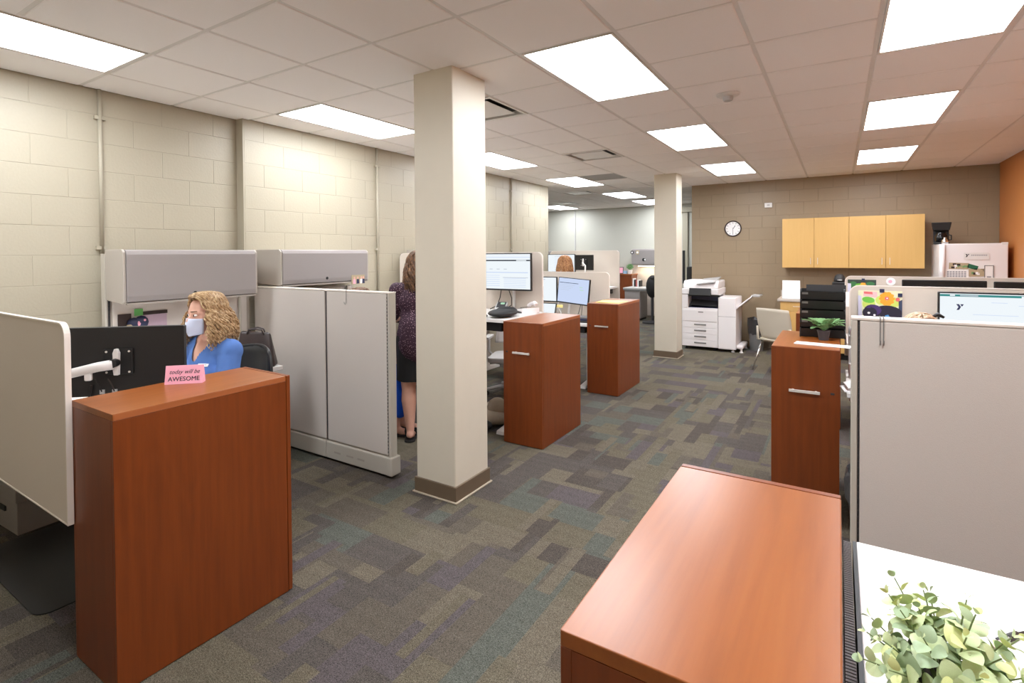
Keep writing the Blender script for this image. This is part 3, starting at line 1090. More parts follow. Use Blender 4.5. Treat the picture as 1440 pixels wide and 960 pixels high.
monitor((-1.945, 6.02, 1.465), PI - .25, .36, .255, 'distant dark monitor back right of the light brown head', 'white', vesa=True, stand=False,
        arm=([(0, .06, 0), (-.08, .09, -.05), (-.08, .09, -.393)], .013))
monitor((2.485, 2.10, 1.180), 0, .62, .36, 'lit monitor showing a Y logo above the right partition', 'white', lines=5, stand=True, zdesk=.791)
MY = bpy.data.objects['monitor.006']
monitor((2.445, 4.00, 1.170), 0, .595, .36, 'dark monitor top edge behind the lit Y logo monitor', 'off', stand=True, zdesk=.791)
monitor((3.085, 3.98, 1.165), -.08, .595, .36, 'dark monitor at the right picture edge', 'off', stand=True, zdesk=.791)


def y_logo(size, y, parent, ox, oz, mat, mat2=None):
    """bold Y mark: a bent chevron arm and a separate triangle"""
    mb = MB()
    P = lambda u, v: (ox + u * size, y, oz + v * size)
    mb.add([P(-.5, .5), P(-.12, .5), P(.14, .02), P(-.12, -.5), P(-.46, -.5), P(-.2, .0)], [(0, 5, 2, 1), (5, 4, 3, 2)])
    mb.mat(1 if mat2 else 0).add([P(.02, .5), P(.52, .5), P(.26, .08)], [(0, 2, 1)])
    return mb.build('logo', [mat, mat2] if mat2 else mat, parent)


# logo on the lit screen of the right monitor (sub-part of its screen)
scr = [o for o in MY.children if o.name.startswith('screen')][0]
y_logo(.036, -.0102, scr, -.205, .088, M['navy'])


def keyboard(loc, rz, label):
    t = thing('keyboard', label, 'keyboard', loc, rz, 'desk keyboards')
    MB().box(-.21, -.065, .001, .21, .065, .016).build('case', M['charcoal'], t, bevel=.004)
    k = MB()
    for r_ in range(5):
        for c in range(15):
            k.box(-.2 + c * .0268, -.055 + r_ * .0222, .016, -.2 + c * .0268 + .022, -.055 + r_ * .0222 + .018, .021)
    k.build('keys', M['black'], t, kind='stuff')
    return t


keyboard((-1.62, -.80, .776), PI + .3, 'black keyboard in front of the seated woman')
keyboard((-1.30, 3.68, .791), .05, 'dark keyboard below the bluish monitor')
t = thing('binder', 'dark stacked binders on desk between two cherry cabinets', 'binder', (-.925, 3.72, .791), .1)
MB().box(-.13, -.10, 0, .085, .12, .022).build('lower_cover', M['charcoal'], t, bevel=.004)
MB().box(-.12, -.09, .023, .080, .12, .045).build('upper_cover', M['navy'], t, bevel=.004)
MB().box(-.11, -.08, .046, .075, .11, .062).build('top_folder', M['grey'], t, bevel=.004)

# laptop/tablet and cables on the second desk
t = thing('tablet', 'small tablet with white screen leaning by the bluish monitor', 'tablet', (-1.58, 3.96, .791), .0)
MB().obox((0, .03, .088), (.115, 0, 0), (0, .006, -.002), (0, .03, .085)).build('frame', M['black'], t)
MB().obox((0, .0225, .0905), (.105, 0, 0), (0, .0012, -.0004), (0, .0265, .0755)).build('screen', M['screen_white'], t)
t = thing('sticky_pad', 'pale note stuck under the bluish monitor', 'note', (-1.44, 4.03, .925), -.1)
MB().box(-.055, -.012, -.012, .055, .012, .022).build('pad', M['yellow'], t)
MB().tube([(0, .013, 0), (0, .05, -.05), (.0, .05, -.133)], .008, 8).build('stalk', M['lgrey'], t)
t = thing('desk_cable', 'pale curved cable behind the tablet', 'cable', (-1.42, 4.05, .796))
MB().tube([(0, 0, 0), (.0, 0, .05), (-.03, 0, .10), (-.09, 0, .11)], .006, 8).build('cord', M['white'], t)
t = thing('hanging_cable', 'black cables hanging below the bluish monitor', 'cable', (-1.20, 4.12, .796))
MB().tube([(-.02, 0, 0), (.0, .01, .06), (.03, .0, .15)], .004, 6).build('cord', M['black'], t)
MB().tube([(.04, 0, 0), (.04, .01, .06), (.05, .0, .15)], .004, 6).build('cord', M['black'], t)
t = thing('hanging_cable', 'black cables hanging below the large lit monitor', 'cable', (-1.25, 2.32, 1.052))
MB().tube([(-.12, 0, 0), (-.04, .01, .04), (.0, .0, .12), (.02, 0, .22)], .0045, 6).build('cord', M['black'], t)
MB().tube([(.05, 0, 0), (.13, .01, .05), (.14, .0, .12), (.10, 0, .22)], .0045, 6).build('cord', M['black'], t)


# desk phones
def phone(loc, rz, label, sc=1.0):
    t = thing('desk_phone', label, 'phone', loc, rz, 'desk phones')
    b = MB().prism([(-.10, 0), (.10, 0), (.10, .05), (-.10, .022)], 'x', -.09, .09)
    b.build('body', M['printer'], t, bevel=.004)
    hs = MB().tube([(-.06, -.075, .055), (-.062, -.04, .075), (-.062, .05, .095), (-.06, .085, .082)], [.021, .017, .017, .022], 10)
    hs.build('handset', M['printer'], t, smooth=True)
    MB().obox((.03, .05, .054), (.045, 0, 0), (0, .03, .0042), (0, 0, .002)).build('display', M['glass_dark'], t)
    k = MB()
    for i in range(3):
        for j in range(4):
            k.obox((.005 + i * .024, -.075 + j * .024, .030 + .0034 * j), (.008, 0, 0), (0, .007, .001), (0, 0, .002))
    k.build('keys', M['grey'], t, kind='stuff')
    return t


phone((-.905, 2.26, 1.049), -2.2, 'off white desk phone standing by the beige screen')
t = thing('desk_scanner', 'small grey and green card terminal on the raised desk', 'terminal', (-1.12, 2.13, 1.049), .35)
MB().prism([(-.09, 0), (.09, 0), (.09, .095), (-.09, .02)], 'x', -.055, .055).build('body', M['lgrey'], t, bevel=.004)
MB().obox((0, .03, .071), (.042, 0, 0), (0, .05, .021), (0, 0, .002)).build('face', M['charcoal'], t)
MB().obox((.01, .05, .082), (.02, 0, 0), (0, .014, .006), (0, 0, .002)).build('green_light', M['screen_green'], t)
t = thing('shoulder_bag', 'black soft bag lying flat on the raised desk', 'bag', (-.92, 1.86, 1.049), .25)
MB().ell((0, 0, .035), .13, .20, .034, 20, 8).ell((.0, .10, .045), .10, .11, .036, 16, 8).build('body', M['black_m'], t, smooth=True)
MB().tube([(.06, .20, .03), (.10, .24, .012), (.05, .27, .008), (-.02, .22, .02)], .008, 8).build('strap', M['charcoal'], t, smooth=True)
t = thing('computer_mouse', 'small black and white mouse at the raised desk edge', 'mouse', (-1.02, 1.71, 1.049), .6)
MB().ell((0, 0, .015), .028, .048, .015, 14, 8).build('shell', M['charcoal'], t, smooth=True)

# tent sign
t = thing('tent_sign', 'pink tent sign reading today will be AWESOME', 'sign', (-.838, -.946, CH), math.radians(45))
ww, hh = .0775, .080
MB().add([(-ww, 0, 0), (ww, 0, 0), (ww, .020, hh), (-ww, .020, hh), (-ww, .0015, -.0), (ww, .0015, 0), (ww, .0215, hh), (-ww, .0215, hh)],
         [(0, 1, 2, 3), (5, 4, 7, 6), (0, 4, 5, 1), (1, 5, 6, 2), (2, 6, 7, 3), (3, 7, 4, 0)]).build('front_leaf', M['pink'], t)
MB().add([(-ww, .0415, 0), (ww, .0415, 0), (ww, .0217, hh), (-ww, .0217, hh), (-ww, .043, 0), (ww, .043, 0), (ww, .0232, hh), (-ww, .0232, hh)],
         [(1, 0, 3, 2), (4, 5, 6, 7), (0, 1, 5, 4), (1, 2, 6, 5), (2, 3, 7, 6), (3, 0, 4, 7)]).build('rear_leaf', M['pink'], t)
MB().add([(-ww, .001, 0), (-ww, .042, 0), (-ww, .0217, hh)], [(0, 1, 2)]).add([(ww, .001, 0), (ww, .042, 0), (ww, .0217, hh)], [(0, 2, 1)]).build('gusset', M['pink'], t)
lean = math.atan2(.020, hh)
for body, size, z, sh, bo in (('today will be', .0260, .052, .38, .0), ('AWESOME', .0270, .021, 0.0, .0)):
    me = text_mesh(body, size, sh, bo)
    if body == 'AWESOME':
        wmax = max(v.co.x for v in me.vertices)
        for v in me.vertices:
            v.co.x *= .064 / wmax
    else:
        wmax = max(v.co.x for v in me.vertices)
        for v in me.vertices:
            v.co.x *= .064 / wmax
    bm = bmesh.new()
    for q, (sx_, sz_) in enumerate(((0, 0), (.0007, 0), (0, .0006)) if body == 'AWESOME' else ((0, 0), (.0004, 0))):
        n0 = len(bm.verts)
        bm.from_mesh(me)
        bm.verts.ensure_lookup_table()
        for v in bm.verts[n0:]:
            v.co += Vector((sx_, sz_, .00006 * q))
    bm.to_mesh(me)
    bm.free()
    me.materials.append(M['ink'])
    o = link('lettering', me, t, (0, .020 * z / hh - .0012, z))
    o.rotation_euler = (PI / 2 - lean, 0, 0)
# serifs for AWESOME


# ------------------------------------------------------------------ left cubicle small things
t = thing('chair_mat', 'dark grey chair mat on the carpet under left desk', 'mat', (-1.90, -.78, 0))
MB().prism([(x_, y_) for x_, y_ in rounded(-.42, -.55, .54, .75, .07)], 'z', .001, .006).build('sheet', M['mat'], t)
t = thing('storage_box', 'pale grey archive box under the desk at left edge', 'box', (-2.57, -.95, 0), .05)
BOXM = plain('grey_box_card', rgb(150, 142, 136), .7)
MB().box(-.20, -.19, 0, .20, .19, .22).build('body', BOXM, t, bevel=.003)
MB().box(-.208, -.198, .19, .208, .198, .262).build('lid', BOXM, t, bevel=.004)
MB().box(-.045, -.1995, .11, .045, -.19, .14).build('hand_hole', M['dark_slot'], t, bevel=.003)
t = thing('handbag', 'dark brown leather handbag on the white return desk', 'handbag', (-2.07, .185, .776), .75)
MB().add([(-.145, -.06, 0), (.145, -.06, 0), (.145, .06, 0), (-.145, .06, 0), (-.11, -.02, .275), (.10, -.02, .255), (.10, .02, .255), (-.11, .02, .275)],
         [(0, 3, 2, 1), (4, 5, 6, 7), (0, 1, 5, 4), (1, 2, 6, 5), (2, 3, 7, 6), (3, 0, 4, 7)]).build('body', M['leather'], t, bevel=.02, seg=3, smooth=True)
for s in (-1, 1):
    MB().tube([(-.06, s * .022, .25), (-.045, s * .026, .285), (.0, s * .05, .29), (.045, s * .026, .28), (.06, s * .022, .24)], .006, 8).build('handle', M['leather'], t, smooth=True)
t = thing('patterned_pouch', 'dark patterned things with pink cards pinned under left bin', 'card', (-2.70, -.36, 1.145))
MB().box(-.004, -.115, -.06, .0, -.03, .055).build('dark_card', M['leather'], t)
MB().box(-.004, .05, -.06, .0, .21, .035).build('pink_card', plain('pale_mauve_card', rgb(190, 165, 180), .7), t)
MB().box(-.003, .02, .036, .001, .215, .062).build('dark_band', M['leather'], t)
mb = MB()
for k, (yy, zz, r_, mi) in enumerate(((-.02, -.02, .045, 0), (.03, -.015, .05, 0), (.01, -.02, .03, 1), (-.045, -.035, .022, 2), (.045, .0, .018, 1))):
    mb.mat(mi).ell((.012, yy, zz), .02, r_, r_, 12, 6)
mb.build('bow', [M['navy'], M['pink'], M['tan']], t, smooth=True)
MB().box(.001, -.012, .035, .004, .045, .085).build('green_tag', M['screen_green'] if False else plain('leaf_green_tag', rgb(96, 170, 90), .6), t)


# ------------------------------------------------------------------ office chairs
def office_chair(loc, rz, label, back_mat, frame_mat, seat_h=.50, back_top=1.0, base_mat=None):
    """local: faces +y"""
    t = thing('office_chair', label, 'chair', loc, rz, 'swivel office chairs')
    base_mat = base_mat or frame_mat
    # curved back
    mb = MB()
    n, m = 10, 8
    vs, fs = [], []
    for s in (0, 1):
        for j in range(m + 1):
            v = j / m
            wd = .225 * (1 - .22 * v ** 3) if v < .99 else .165
            for i in range(n + 1):
                u = i / n * 2 - 1
                z = seat_h + .10 + v * (back_top - seat_h - .10) - (.02 * u * u if v > .9 else 0)
                y = -.22 - .05 * v + .05 * u * u - .012 * s
                vs.append((u * wd, y, z))
    k = (n + 1) * (m + 1)
    for j in range(m):
        for i in range(n):
            a = j * (n + 1) + i
            fs += [(a, a + 1, a + n + 2, a + n + 1), (k + a, k + a + n + 1, k + a + n + 2, k + a + 1)]
    for j in range(m):
        for i in (0, n):
            a = j * (n + 1) + i
            fs.append((a, a + n + 1, k + a + n + 1, k + a))
    for i in range(n):
        for j in (0, m):
            a = j * (n + 1) + i
            fs.append((a, a + 1, k + a + 1, k + a))
    mb.add(vs, fs).build('backrest', back_mat, t, smooth=True)
    rim = [Vector(vs[k + j * (n + 1)]) for j in range(m + 1)] + [Vector(vs[k + m * (n + 1) + i]) for i in range(1, n + 1)] + [Vector(vs[k + j * (n + 1) + n]) for j in range(m - 1, -1, -1)]
    MB().tube(rim, .013, 8).build('back_frame', frame_mat, t, smooth=True)
    MB().prism(rounded(-.24, -.23, .24, .25, .07), 'z', seat_h - .06, seat_h).build('seat', back_mat, t, bevel=.015, seg=2)
    MB().tube([(0, -.235, seat_h + .14), (0, -.26, seat_h - .02), (0, -.1, seat_h - .07), (0, 0, seat_h - .07)], .02, 8).build('spine', frame_mat, t)
    MB().tube([(0, 0, .09), (0, 0, seat_h - .06)], .026, 12).build('gas_lift', M['charcoal'], t)
    for k in range(5):
        a = 2 * PI * k / 5 + .3
        c, s = math.cos(a), math.sin(a)
        lg = MB().tube([(0, 0, .10), (.15 * c, .15 * s, .095), (.29 * c, .29 * s, .068)], [.028, .022, .016], 8).build('base_leg', base_mat, t)
        ca = MB()
        for q in (-1, 1):
            ca.tube([(.29 * c - q * .008 * s, .29 * s + q * .008 * c, .028), (.29 * c - q * .022 * s, .29 * s + q * .022 * c, .028)], .027, 12)
        ca.tube([(.29 * c, .29 * s, .03), (.29 * c, .29 * s, .07)], .008, 6)
        ca.build('caster', M['black'], lg)
    for s in (-1, 1):
        MB().tube([(s * .22, -.05, seat_h - .04), (s * .28, -.05, seat_h + .02), (s * .28, -.05, seat_h + .18)], .015, 8).box(s * .28 - .035, -.15, seat_h + .18, s * .28 + .035, .12, seat_h + .205).build('armrest', frame_mat, t)
    return t


W1 = Vector((-1.582, -.386, 0))
W1RZ = math.atan2(-.99, .06) - PI / 2
_c, _s = math.cos(W1RZ), math.sin(W1RZ)
office_chair((W1.x - .02, W1.y + .02, .006), W1RZ, 'black mesh office chair under the woman in blue', M['black'], M['black'], .488, 1.01)
office_chair((-1.52, 2.98, 0), math.radians(200), 'pale grey office chair under the desk behind near cabinet', M['lgrey'], M['lgrey'], .46, .80, M['lgrey'])
office_chair((2.05, 1.32, 0), 0, 'black office chair behind the right grey partition', M['black'], M['black'], .47, .98)
office_chair((-2.06, 1.175, 0), -PI / 2 + .5, 'black office chair behind the left partition', M['black'], M['black'], .44, .95)

t = thing('tote_bag', 'beige canvas tote bag on floor behind the near cabinet', 'bag', (-1.10, 1.98, 0.0), .4)
MB().ell((0, 0, .075), .17, .12, .075, 20, 10).ell((.03, 0, .16), .10, .06, .10, 16, 8).build('body', M['canvas'], t, smooth=True)
MB().tube([(-.06, .03, .20), (-.10, -.02, .16), (-.12, -.10, .10), (-.05, -.12, .06)], .010, 8).build('strap', M['canvas'], t, smooth=True)
t = thing('floor_bag', 'black bag on floor under the beige tote', 'bag', (-1.13, 1.78, 0))
MB().ell((0, 0, .05), .13, .08, .05, 18, 8).build('body', M['black_m'], t, smooth=True)

# papers on the cabinet with the yellow stack
t = thing('paper_stack', 'yellow papers lying on the cherry cabinet top', 'paper', (-.60, 3.78, CH), .0, )
MB().box(-.15, -.17, 0, .13, .14, .006).build('yellow_sheet', M['yellow'], t)
MB().obox((-.02, -.02, .0075), (.12, .03, 0), (-.03, .13, 0), (0, 0, .0012)).build('yellow_sheet', M['yellow'], t)

# ------------------------------------------------------------------ right side
t = thing('letter_tray_tower', 'black letter tray tower on the cherry cabinet', 'organizer', (1.555, 2.045, CH), 0.02)
w, d = .128, .105
MB().box(-w, d - .008, 0, w, d, .318).build('back_plate', M['black'], t)
for s in (-1, 1):
    mb = MB()
    prof = [(-d, 0), (d, 0), (d, .318)]
    for k in range(5):
        z = .318 - k * .064
        prof += [(-d + .06 - .012 * k + .02, z), (-d + .03 - .012 * k + .02, z - .03)]
    prof += [(-d, .02)]
    mb.prism(prof, 'x', s * w - .004, s * w + .004).build('side_plate', M['black'], t)
for k in range(5):
    z0 = .002 + k * .062
    y0 = -d + .010 + .010 * k
    MB().add([(-w, y0, z0), (w, y0, z0), (w, y0 - .012, z0 + .056), (-w, y0 - .012, z0 + .056), (-w, y0 + .004, z0), (w, y0 + .004, z0), (w, y0 - .008, z0 + .056), (-w, y0 - .008, z0 + .056)],
             [(0, 1, 2, 3), (5, 4, 7, 6), (0, 4, 5, 1), (3, 2, 6, 7), (0, 3, 7, 4), (1, 5, 6, 2)]).build('tray_front', M['black'], t)
    MB().box(-w + .004, y0 + .004, z0, w - .004, d - .008, z0 + .003).build('tray_floor', M['black'], t)
    if k:
        MB().obox((-w + .026, y0 - .011, z0 + .043), (.018, 0, 0), (0, .0008, 0), (0, -.002, .007)).build('tray_label', M['grey'], t)
MB().box(-w + .03, d - .02, .30, w + .01, d - .012, .345).build('divider', M['charcoal'], t)
MB().box(-w + .01, -.03, .19, w - .01, .08, .20).build('paper', M['paper'], t)

# fern
t = thing('potted_fern', 'small green fern in a dark grey pot before letter trays', 'plant', (1.567, 1.845, CH))
MB().lathe([(.027, 0), (.036, .056), (.038, .058), (.038, .066), (.034, .066), (.033, .056), (0, .056)], 24).build('pot', M['pot'], t)
MB().lathe([(.033, .0565), (.0, .060)], 16).build('soil', M['soil'], t)
rnd = random.Random(3)
for k in range(20):
    a = 2 * PI * k / 20 + rnd.uniform(-.2, .2)
    ln = rnd.uniform(.11, .165)
    up = rnd.uniform(.8, 1.45)
    c, s = math.cos(a), math.sin(a)
    mb = MB()
    pts = []
    for i in range(11):
        u = i / 10
        r_ = ln * u * math.cos(up * .7) + .0
        pts.append(Vector((r_ * c, r_ * s * .75, .058 + ln * math.sin(up) * u - .07 * u * u)))
    mb.tube(pts, [.0016] * 11, 5)
    side = Vector((-s, c, 0))
    for i in range(2, 11):
        u = i / 10
        L_ = .030 * math.sin(PI * min(1, .15 + u * .85)) + .008
        tdir = (pts[i] - pts[i - 1]).normalized()
        for q in (-1, 1):
            tip = pts[i] + side * q * L_ + tdir * L_ * .7
            wv = tdir * .0055
            mid = (pts[i] + tip) / 2 + Vector((0, 0, .003))
            mb.add([pts[i] - wv * .5, mid - wv, tip, mid + wv, pts[i] + wv * .5], [(0, 1, 2, 3, 4)])
    mb.build('frond', M['fern'], t)

t = thing('paper_strip', 'white paper strip hanging over the cabinet edge by fern', 'paper', (1.565, 1.62, CH + .001), -.12)
MB().box(-.148, -.05, 0, .148, .045, .004).build('sheet', M['paper'], t)
t = thing('loose_papers', 'white papers jutting from the right desk edge', 'paper', (1.752, 1.60, .793), .15)
MB().obox((-.02, 0, .010), (.065, 0, .012), (0, .08, 0), (0, 0, .002)).build('sheet', M['paper'], t)
MB().obox((-.01, .02, .035), (.055, .01, .016), (0, .08, 0), (0, 0, .002)).build('sheet', M['paper'], t)
MB().box(.0, -.07, 0, .12, .09, .055).build('stack', M['paper'], t)
t = thing('coffee_mug', 'white mug with a black and pink spot on right desk', 'mug', (1.745, 1.93, .791))
MB().lathe([(.036, 0), (.04, .01), (.04, .095), (.036, .095), (.035, .012), (0, .01)], 24).build('body', M['white'], t, smooth=False)
MB().tube([(.038, 0, .08), (.065, 0, .075), (.068, 0, .035), (.038, 0, .025)], .006, 8).build('handle', M['white'], t)
t = thing('supply_caddy', 'grey caddy holding small pink bottles behind right partition', 'caddy', (1.76, 2.13, .791))
MB().box(-.055, -.05, 0, .055, .05, .31).build('body', M['lgrey'], t, bevel=.004)
MB().lathe([(.012, 0), (.014, .03), (.008, .045), (.008, .06), (0, .062)], 12, (-.03, -.065, .265)).build('pink_bottle', M['pink'], t)
MB().box(-.055, -.085, .255, .055, -.05, .263).build('ledge', M['lgrey'], t)
t = thing('waste_bin', 'dark bin with black liner between cabinet and right partition', 'bin', (1.850, .84, 0))
MB().lathe([(.13, 0), (.165, .50), (.155, .50), (.125, .01), (0, .01)], 28).build('tub', M['black'], t)
mb = MB()
rnd = random.Random(5)
n = 28
vs, fs = [], []
prof = [(.150, .40), (.176, .44), (.178, .53), (.168, .57), (.15, .55), (.14, .40)]
for r_, z in prof:
    for k in range(n):
        a = 2 * PI * k / n
        rr = r_ + rnd.uniform(-.008, .008)
        vs.append((rr * math.cos(a), rr * math.sin(a), z + rnd.uniform(-.012, .012)))
for i in range(len(prof) - 1):
    fs += [(i * n + k, i * n + (k + 1) % n, (i + 1) * n + (k + 1) % n, (i + 1) * n + k) for k in range(n)]
mb.add(vs, fs).build('liner', M['bag'], t)


# posters on the right-hand screens
def poster(loc, w, h, label, kind):
    t = thing('poster', label, 'poster', loc)
    MB().box(-w / 2, -.0008, -h / 2, w / 2, .0008, h / 2).build('sheet', plain('poster_paper_' + kind, rgb(226, 226, 190) if kind == 'cat' else rgb(52, 66, 58), .5), t)
    cols = dict(g=rgb(110, 190, 70), y=rgb(205, 222, 110), o=rgb(244, 168, 50), r=rgb(225, 110, 110), p=rgb(240, 190, 190), k=rgb(38, 34, 52), v=rgb(70, 48, 104), w=rgb(240, 240, 240), b=rgb(90, 160, 220), t=rgb(60, 70, 96), l=rgb(205, 205, 226), d=rgb(40, 52, 50), e=rgb(60, 120, 70))
    mats, idx = [], {}
    for k_, c in cols.items():
        idx[k_] = len(mats)
        mats.append(plain('poster_ink_' + kind + k_, c, .5))
    layer = [0]

    def blob(mb, m, u, v, ru, rv, n=14, pet=0, rot=0.0):
        layer[0] += 1
        y = -.001 - layer[0] * .00012
        pts = []
        for i in range(n):
            a = 2 * PI * i / n
            k = 1.0 if not pet else (.55 + .45 * abs(math.cos(a * pet / 2)))
            x_, z_ = ru * k * math.cos(a), rv * k * math.sin(a)
            pts.append(((u - .5) * w + (x_ * math.cos(rot) - z_ * math.sin(rot)) * w, y, (v - .5) * h + (x_ * math.sin(rot) + z_ * math.cos(rot)) * h))
        mb.mat(idx[m]).add(pts, [tuple(range(n))])

    def poly(mb, m, pts):
        layer[0] += 1
        y = -.001 - layer[0] * .00012
        mb.mat(idx[m]).add([((u - .5) * w, y, (v - .5) * h) for u, v in pts], [tuple(range(len(pts)))])
    mb = MB()
    if kind == 'cat':
        poly(mb, 'p', [(.12, .80), (.45, .74), (.44, .96), (.13, .97)])
        poly(mb, 'r', [(.14, .88), (.34, .86), (.33, .95), (.13, .96)])
        blob(mb, 'y', .25, .52, .15, .22)
        blob(mb, 'g', .24, .66, .15, .11, rot=-.3)
        blob(mb, 'y', .52, .66, .12, .16)
        blob(mb, 'y', .80, .60, .16, .18)
        for a in range(10):
            blob(mb, 'o', .66 + .10 * math.cos(a * .63), .72 + .17 * math.sin(a * .63), .085, .07, 10, 0, a * .63)
        blob(mb, 'r', .66, .73, .05, .07)
        blob(mb, 'w', .665, .735, .018, .025, 8)
        blob(mb, 'r', .90, .70, .05, .07)
        poly(mb, 't', [(.93, .0), (1.0, .0), (1.0, .70), (.92, .64)])
        blob(mb, 'k', .66, .22, .34, .26, 20)
        poly(mb, 'k', [(.12, .0), (.98, .0), (.98, .30), (.55, .36), (.16, .26)])
        blob(mb, 'v', .34, .30, .20, .20)
        blob(mb, 'k', .27, .20, .17, .21)
        poly(mb, 'v', [(.20, .36), (.26, .46), (.30, .36)])
        poly(mb, 'v', [(.32, .38), (.37, .50), (.42, .38)])
        blob(mb, 'w', .25, .19, .034, .040, 8)
        blob(mb, 'w', .38, .12, .030, .036, 8)
        blob(mb, 'b', .67, .07, .07, .09, 12, 5)
        poly(mb, 'l', [(.0, .0), (.10, .0), (.07, .80), (.0, .82)])
    else:
        blob(mb, 'e', .20, .75, .14, .16)
        blob(mb, 'e', .80, .55, .15, .2)
        blob(mb, 'g', .42, .70, .16, .12)
        blob(mb, 'o', .55, .72, .14, .16, 14, 6)
        blob(mb, 'e', .80, .80, .15, .10)
        poly(mb, 'l', [(.0, .0), (.14, .0), (.12, .8), (.0, .82)])
        poly(mb, 'd', [(.2, .0), (1, .0), (1, .35), (.2, .4)])
    mb.build('picture', mats, t)
    q = .012
    tk = MB().box(-.005 * w, -.006, h / 2 - q, .005 * w + 2 * q, -.0045, h / 2 + q)
    if kind == 'cat':
        tk.box(w / 2 - 2 * q, -.006, h / 2 - 3.2 * q, w / 2, -.0045, h / 2 - 1.2 * q)
    tk.build('tack', M['navy'], t)
    return t


poster((1.885, 2.2435, 1.252), .245, .19, 'poster of a black cat under orange flowers on screen', 'cat')
poster((1.842, 4.1815, 1.235), .235, .20, 'dark green flower poster on the farther right screen', 'dark')
t = thing('name_card', 'small white card strip on the farther right screen edge', 'card', (1.715, 4.1805, 1.16))
MB().box(-.012, -.002, -.10, .022, 0, .05).build('card', M['paper'], t)
t = thing('round_sticker', 'round white sticker on the farther right screen', 'sticker', (2.075, 4.181, 1.322))
MB().prism([(.038 * math.cos(a), .038 * math.sin(a)) for a in [2 * PI * i / 20 for i in range(20)]], 'y', -.002, 0).build('disc', M['paper'], t)
MB().prism([(.016 * math.cos(a) - .004, .016 * math.sin(a)) for a in [2 * PI * i / 12 for i in range(12)]], 'y', -.003, -.0021).build('mark', M['pink'], t)


# ------------------------------------------------------------------ back wall
t = thing('wall_cabinet', 'long maple wall cabinet with four doors on taupe wall', 'cabinet', (1.78, (7.36 + YB) / 2, 1.366))
w, d, h = .898, (YB - 7.36 - .004) / 2, .780
MB().box(-w, -d + .02, 0, w, d, .018).box(-w, -d + .02, h - .018, w, d, h).box(-w, -d + .02, .018, -w + .018, d, h - .018).box(w - .018, -d + .02, .018, w, d, h - .018).box(-w + .018, d - .01, .018, w - .018, d, h - .018).build('carcass', M['maple'], t)
xs = [-w, 1.323 - 1.78, 1.776 - 1.78, 2.228 - 1.78, w]
for k in range(4):
    a, b = xs[k] + .002, xs[k + 1] - .002
    dr = MB().box(a, -d, .003, b, -d + .019, h - .003).build('door', M['maple'], t, bevel=.0015, seg=1)
    hx = b - .045 if k % 2 == 0 else a + .045
    MB().tube([(hx, -d, .06), (hx, -d - .025, .06), (hx, -d - .025, .155), (hx, -d, .155)], .004, 8).build('handle', M['nickel'], dr)

t = thing('wall_clock', 'round white wall clock with dark rim on taupe wall', 'clock', (.094, YB - .004, 2.03))
rim = MB().lathe([(.118, -.0), (.136, .004), (.138, .018), (.130, .03), (.120, .026), (.119, .0)], 40, cap=False).mesh('rim', M['leather'])
for me, nm in ((rim, 'rim'), (MB().lathe([(.0, .012), (.12, .012)], 40, cap=False).mesh('dial', M['paper']), 'dial')):
    o = link(nm, me, t)
    o.rotation_euler = (PI / 2, 0, 0)
mk = MB()
for k in range(12):
    a = 2 * PI * k / 12
    c, s = math.sin(a), math.cos(a)
    mk.obox((.098 * c, -.0135, .098 * s), (.0035 * s, 0, -.0035 * c), (0, .0006, 0), (.010 * c, 0, .010 * s))
mk.build('hour_mark', M['ink'], t, kind='stuff')
MB().obox((.021, -.016, .026), (.004 * .78, 0, -.004 * .63), (0, .0008, 0), (.026 * .63, 0, .034 * .78)).build('hour_hand', M['ink'], t)
MB().obox((.0, -.018, -.042), (.003, 0, 0), (0, .0008, 0), (0, 0, .055)).build('minute_hand', M['ink'], t)
t = thing('thermostat', 'small white sensor box high on the taupe wall', 'sensor', (.648, YB - .004, 2.405))
MB().box(-.058, -.03, -.04, .058, 0, .04).build('case', M['white_metal'], t, bevel=.005)
MB().box(-.02, -.032, -.012, .02, -.0301, .012).build('window', M['lgrey'], t)

# counter run
t = thing('kitchen_counter', 'maple base counter with grey top below wall cabinets', 'counter', (1.76, 7.41, 0))
w, d = .905, .305
MB().box(-w + .02, -d + .03, .10, w, d, .845).build('carcass', M['maple'], t)
MB().box(-w + .05, -d + .09, 0, w, d, .0995).build('toe_kick', M['black_m'], t)
MB().box(-w - .02, -d - .01, .846, w, d, .886).build('counter_top', M['counter'], t, bevel=.006)
MB().box(-w - .02, d - .02, .8865, w, d, .985).build('backsplash', M['counter'], t)
for k in range(4):
    a, b = -w + .022 + k * .447, -w + .022 + (k + 1) * .447 - .004
    dr = MB().box(a, -d + .010, .70, b, -d + .029, .842).build('drawer', M['maple'], t, bevel=.0015, seg=1)
    MB().tube([((a + b) / 2 - .045, -d + .01, .775), ((a + b) / 2 - .045, -d - .014, .775), ((a + b) / 2 + .045, -d - .014, .775), ((a + b) / 2 + .045, -d + .01, .775)], .004, 8).build('handle', M['nickel'], dr)
    dd = MB().box(a, -d + .010, .104, b, -d + .029, .696).build('door', M['maple'], t, bevel=.0015, seg=1)
t = thing('sign_holder', 'white sheet in a slanted stand on the counter', 'sign', (1.02, 7.20, .887), .05)
MB().obox((0, .03, .142), (.122, 0, 0), (0, .002, -.0006), (0, .035, .139)).build('sheet', M['paper'], t)
MB().box(-.122, -.075, 0, .122, .05, .004).build('foot', M['lgrey'], t)
t = thing('coffee_brewer', 'black coffee brewer with rounded top on the counter', 'brewer', (1.66, 7.26, .887))
MB().box(-.10, -.12, 0, .10, .14, .05).box(-.10, .03, .05, .10, .14, .25).build('body', M['black'], t, bevel=.01)
MB().box(-.095, -.11, .2005, .095, .029, .28).build('brew_head', M['black'], t, bevel=.015)
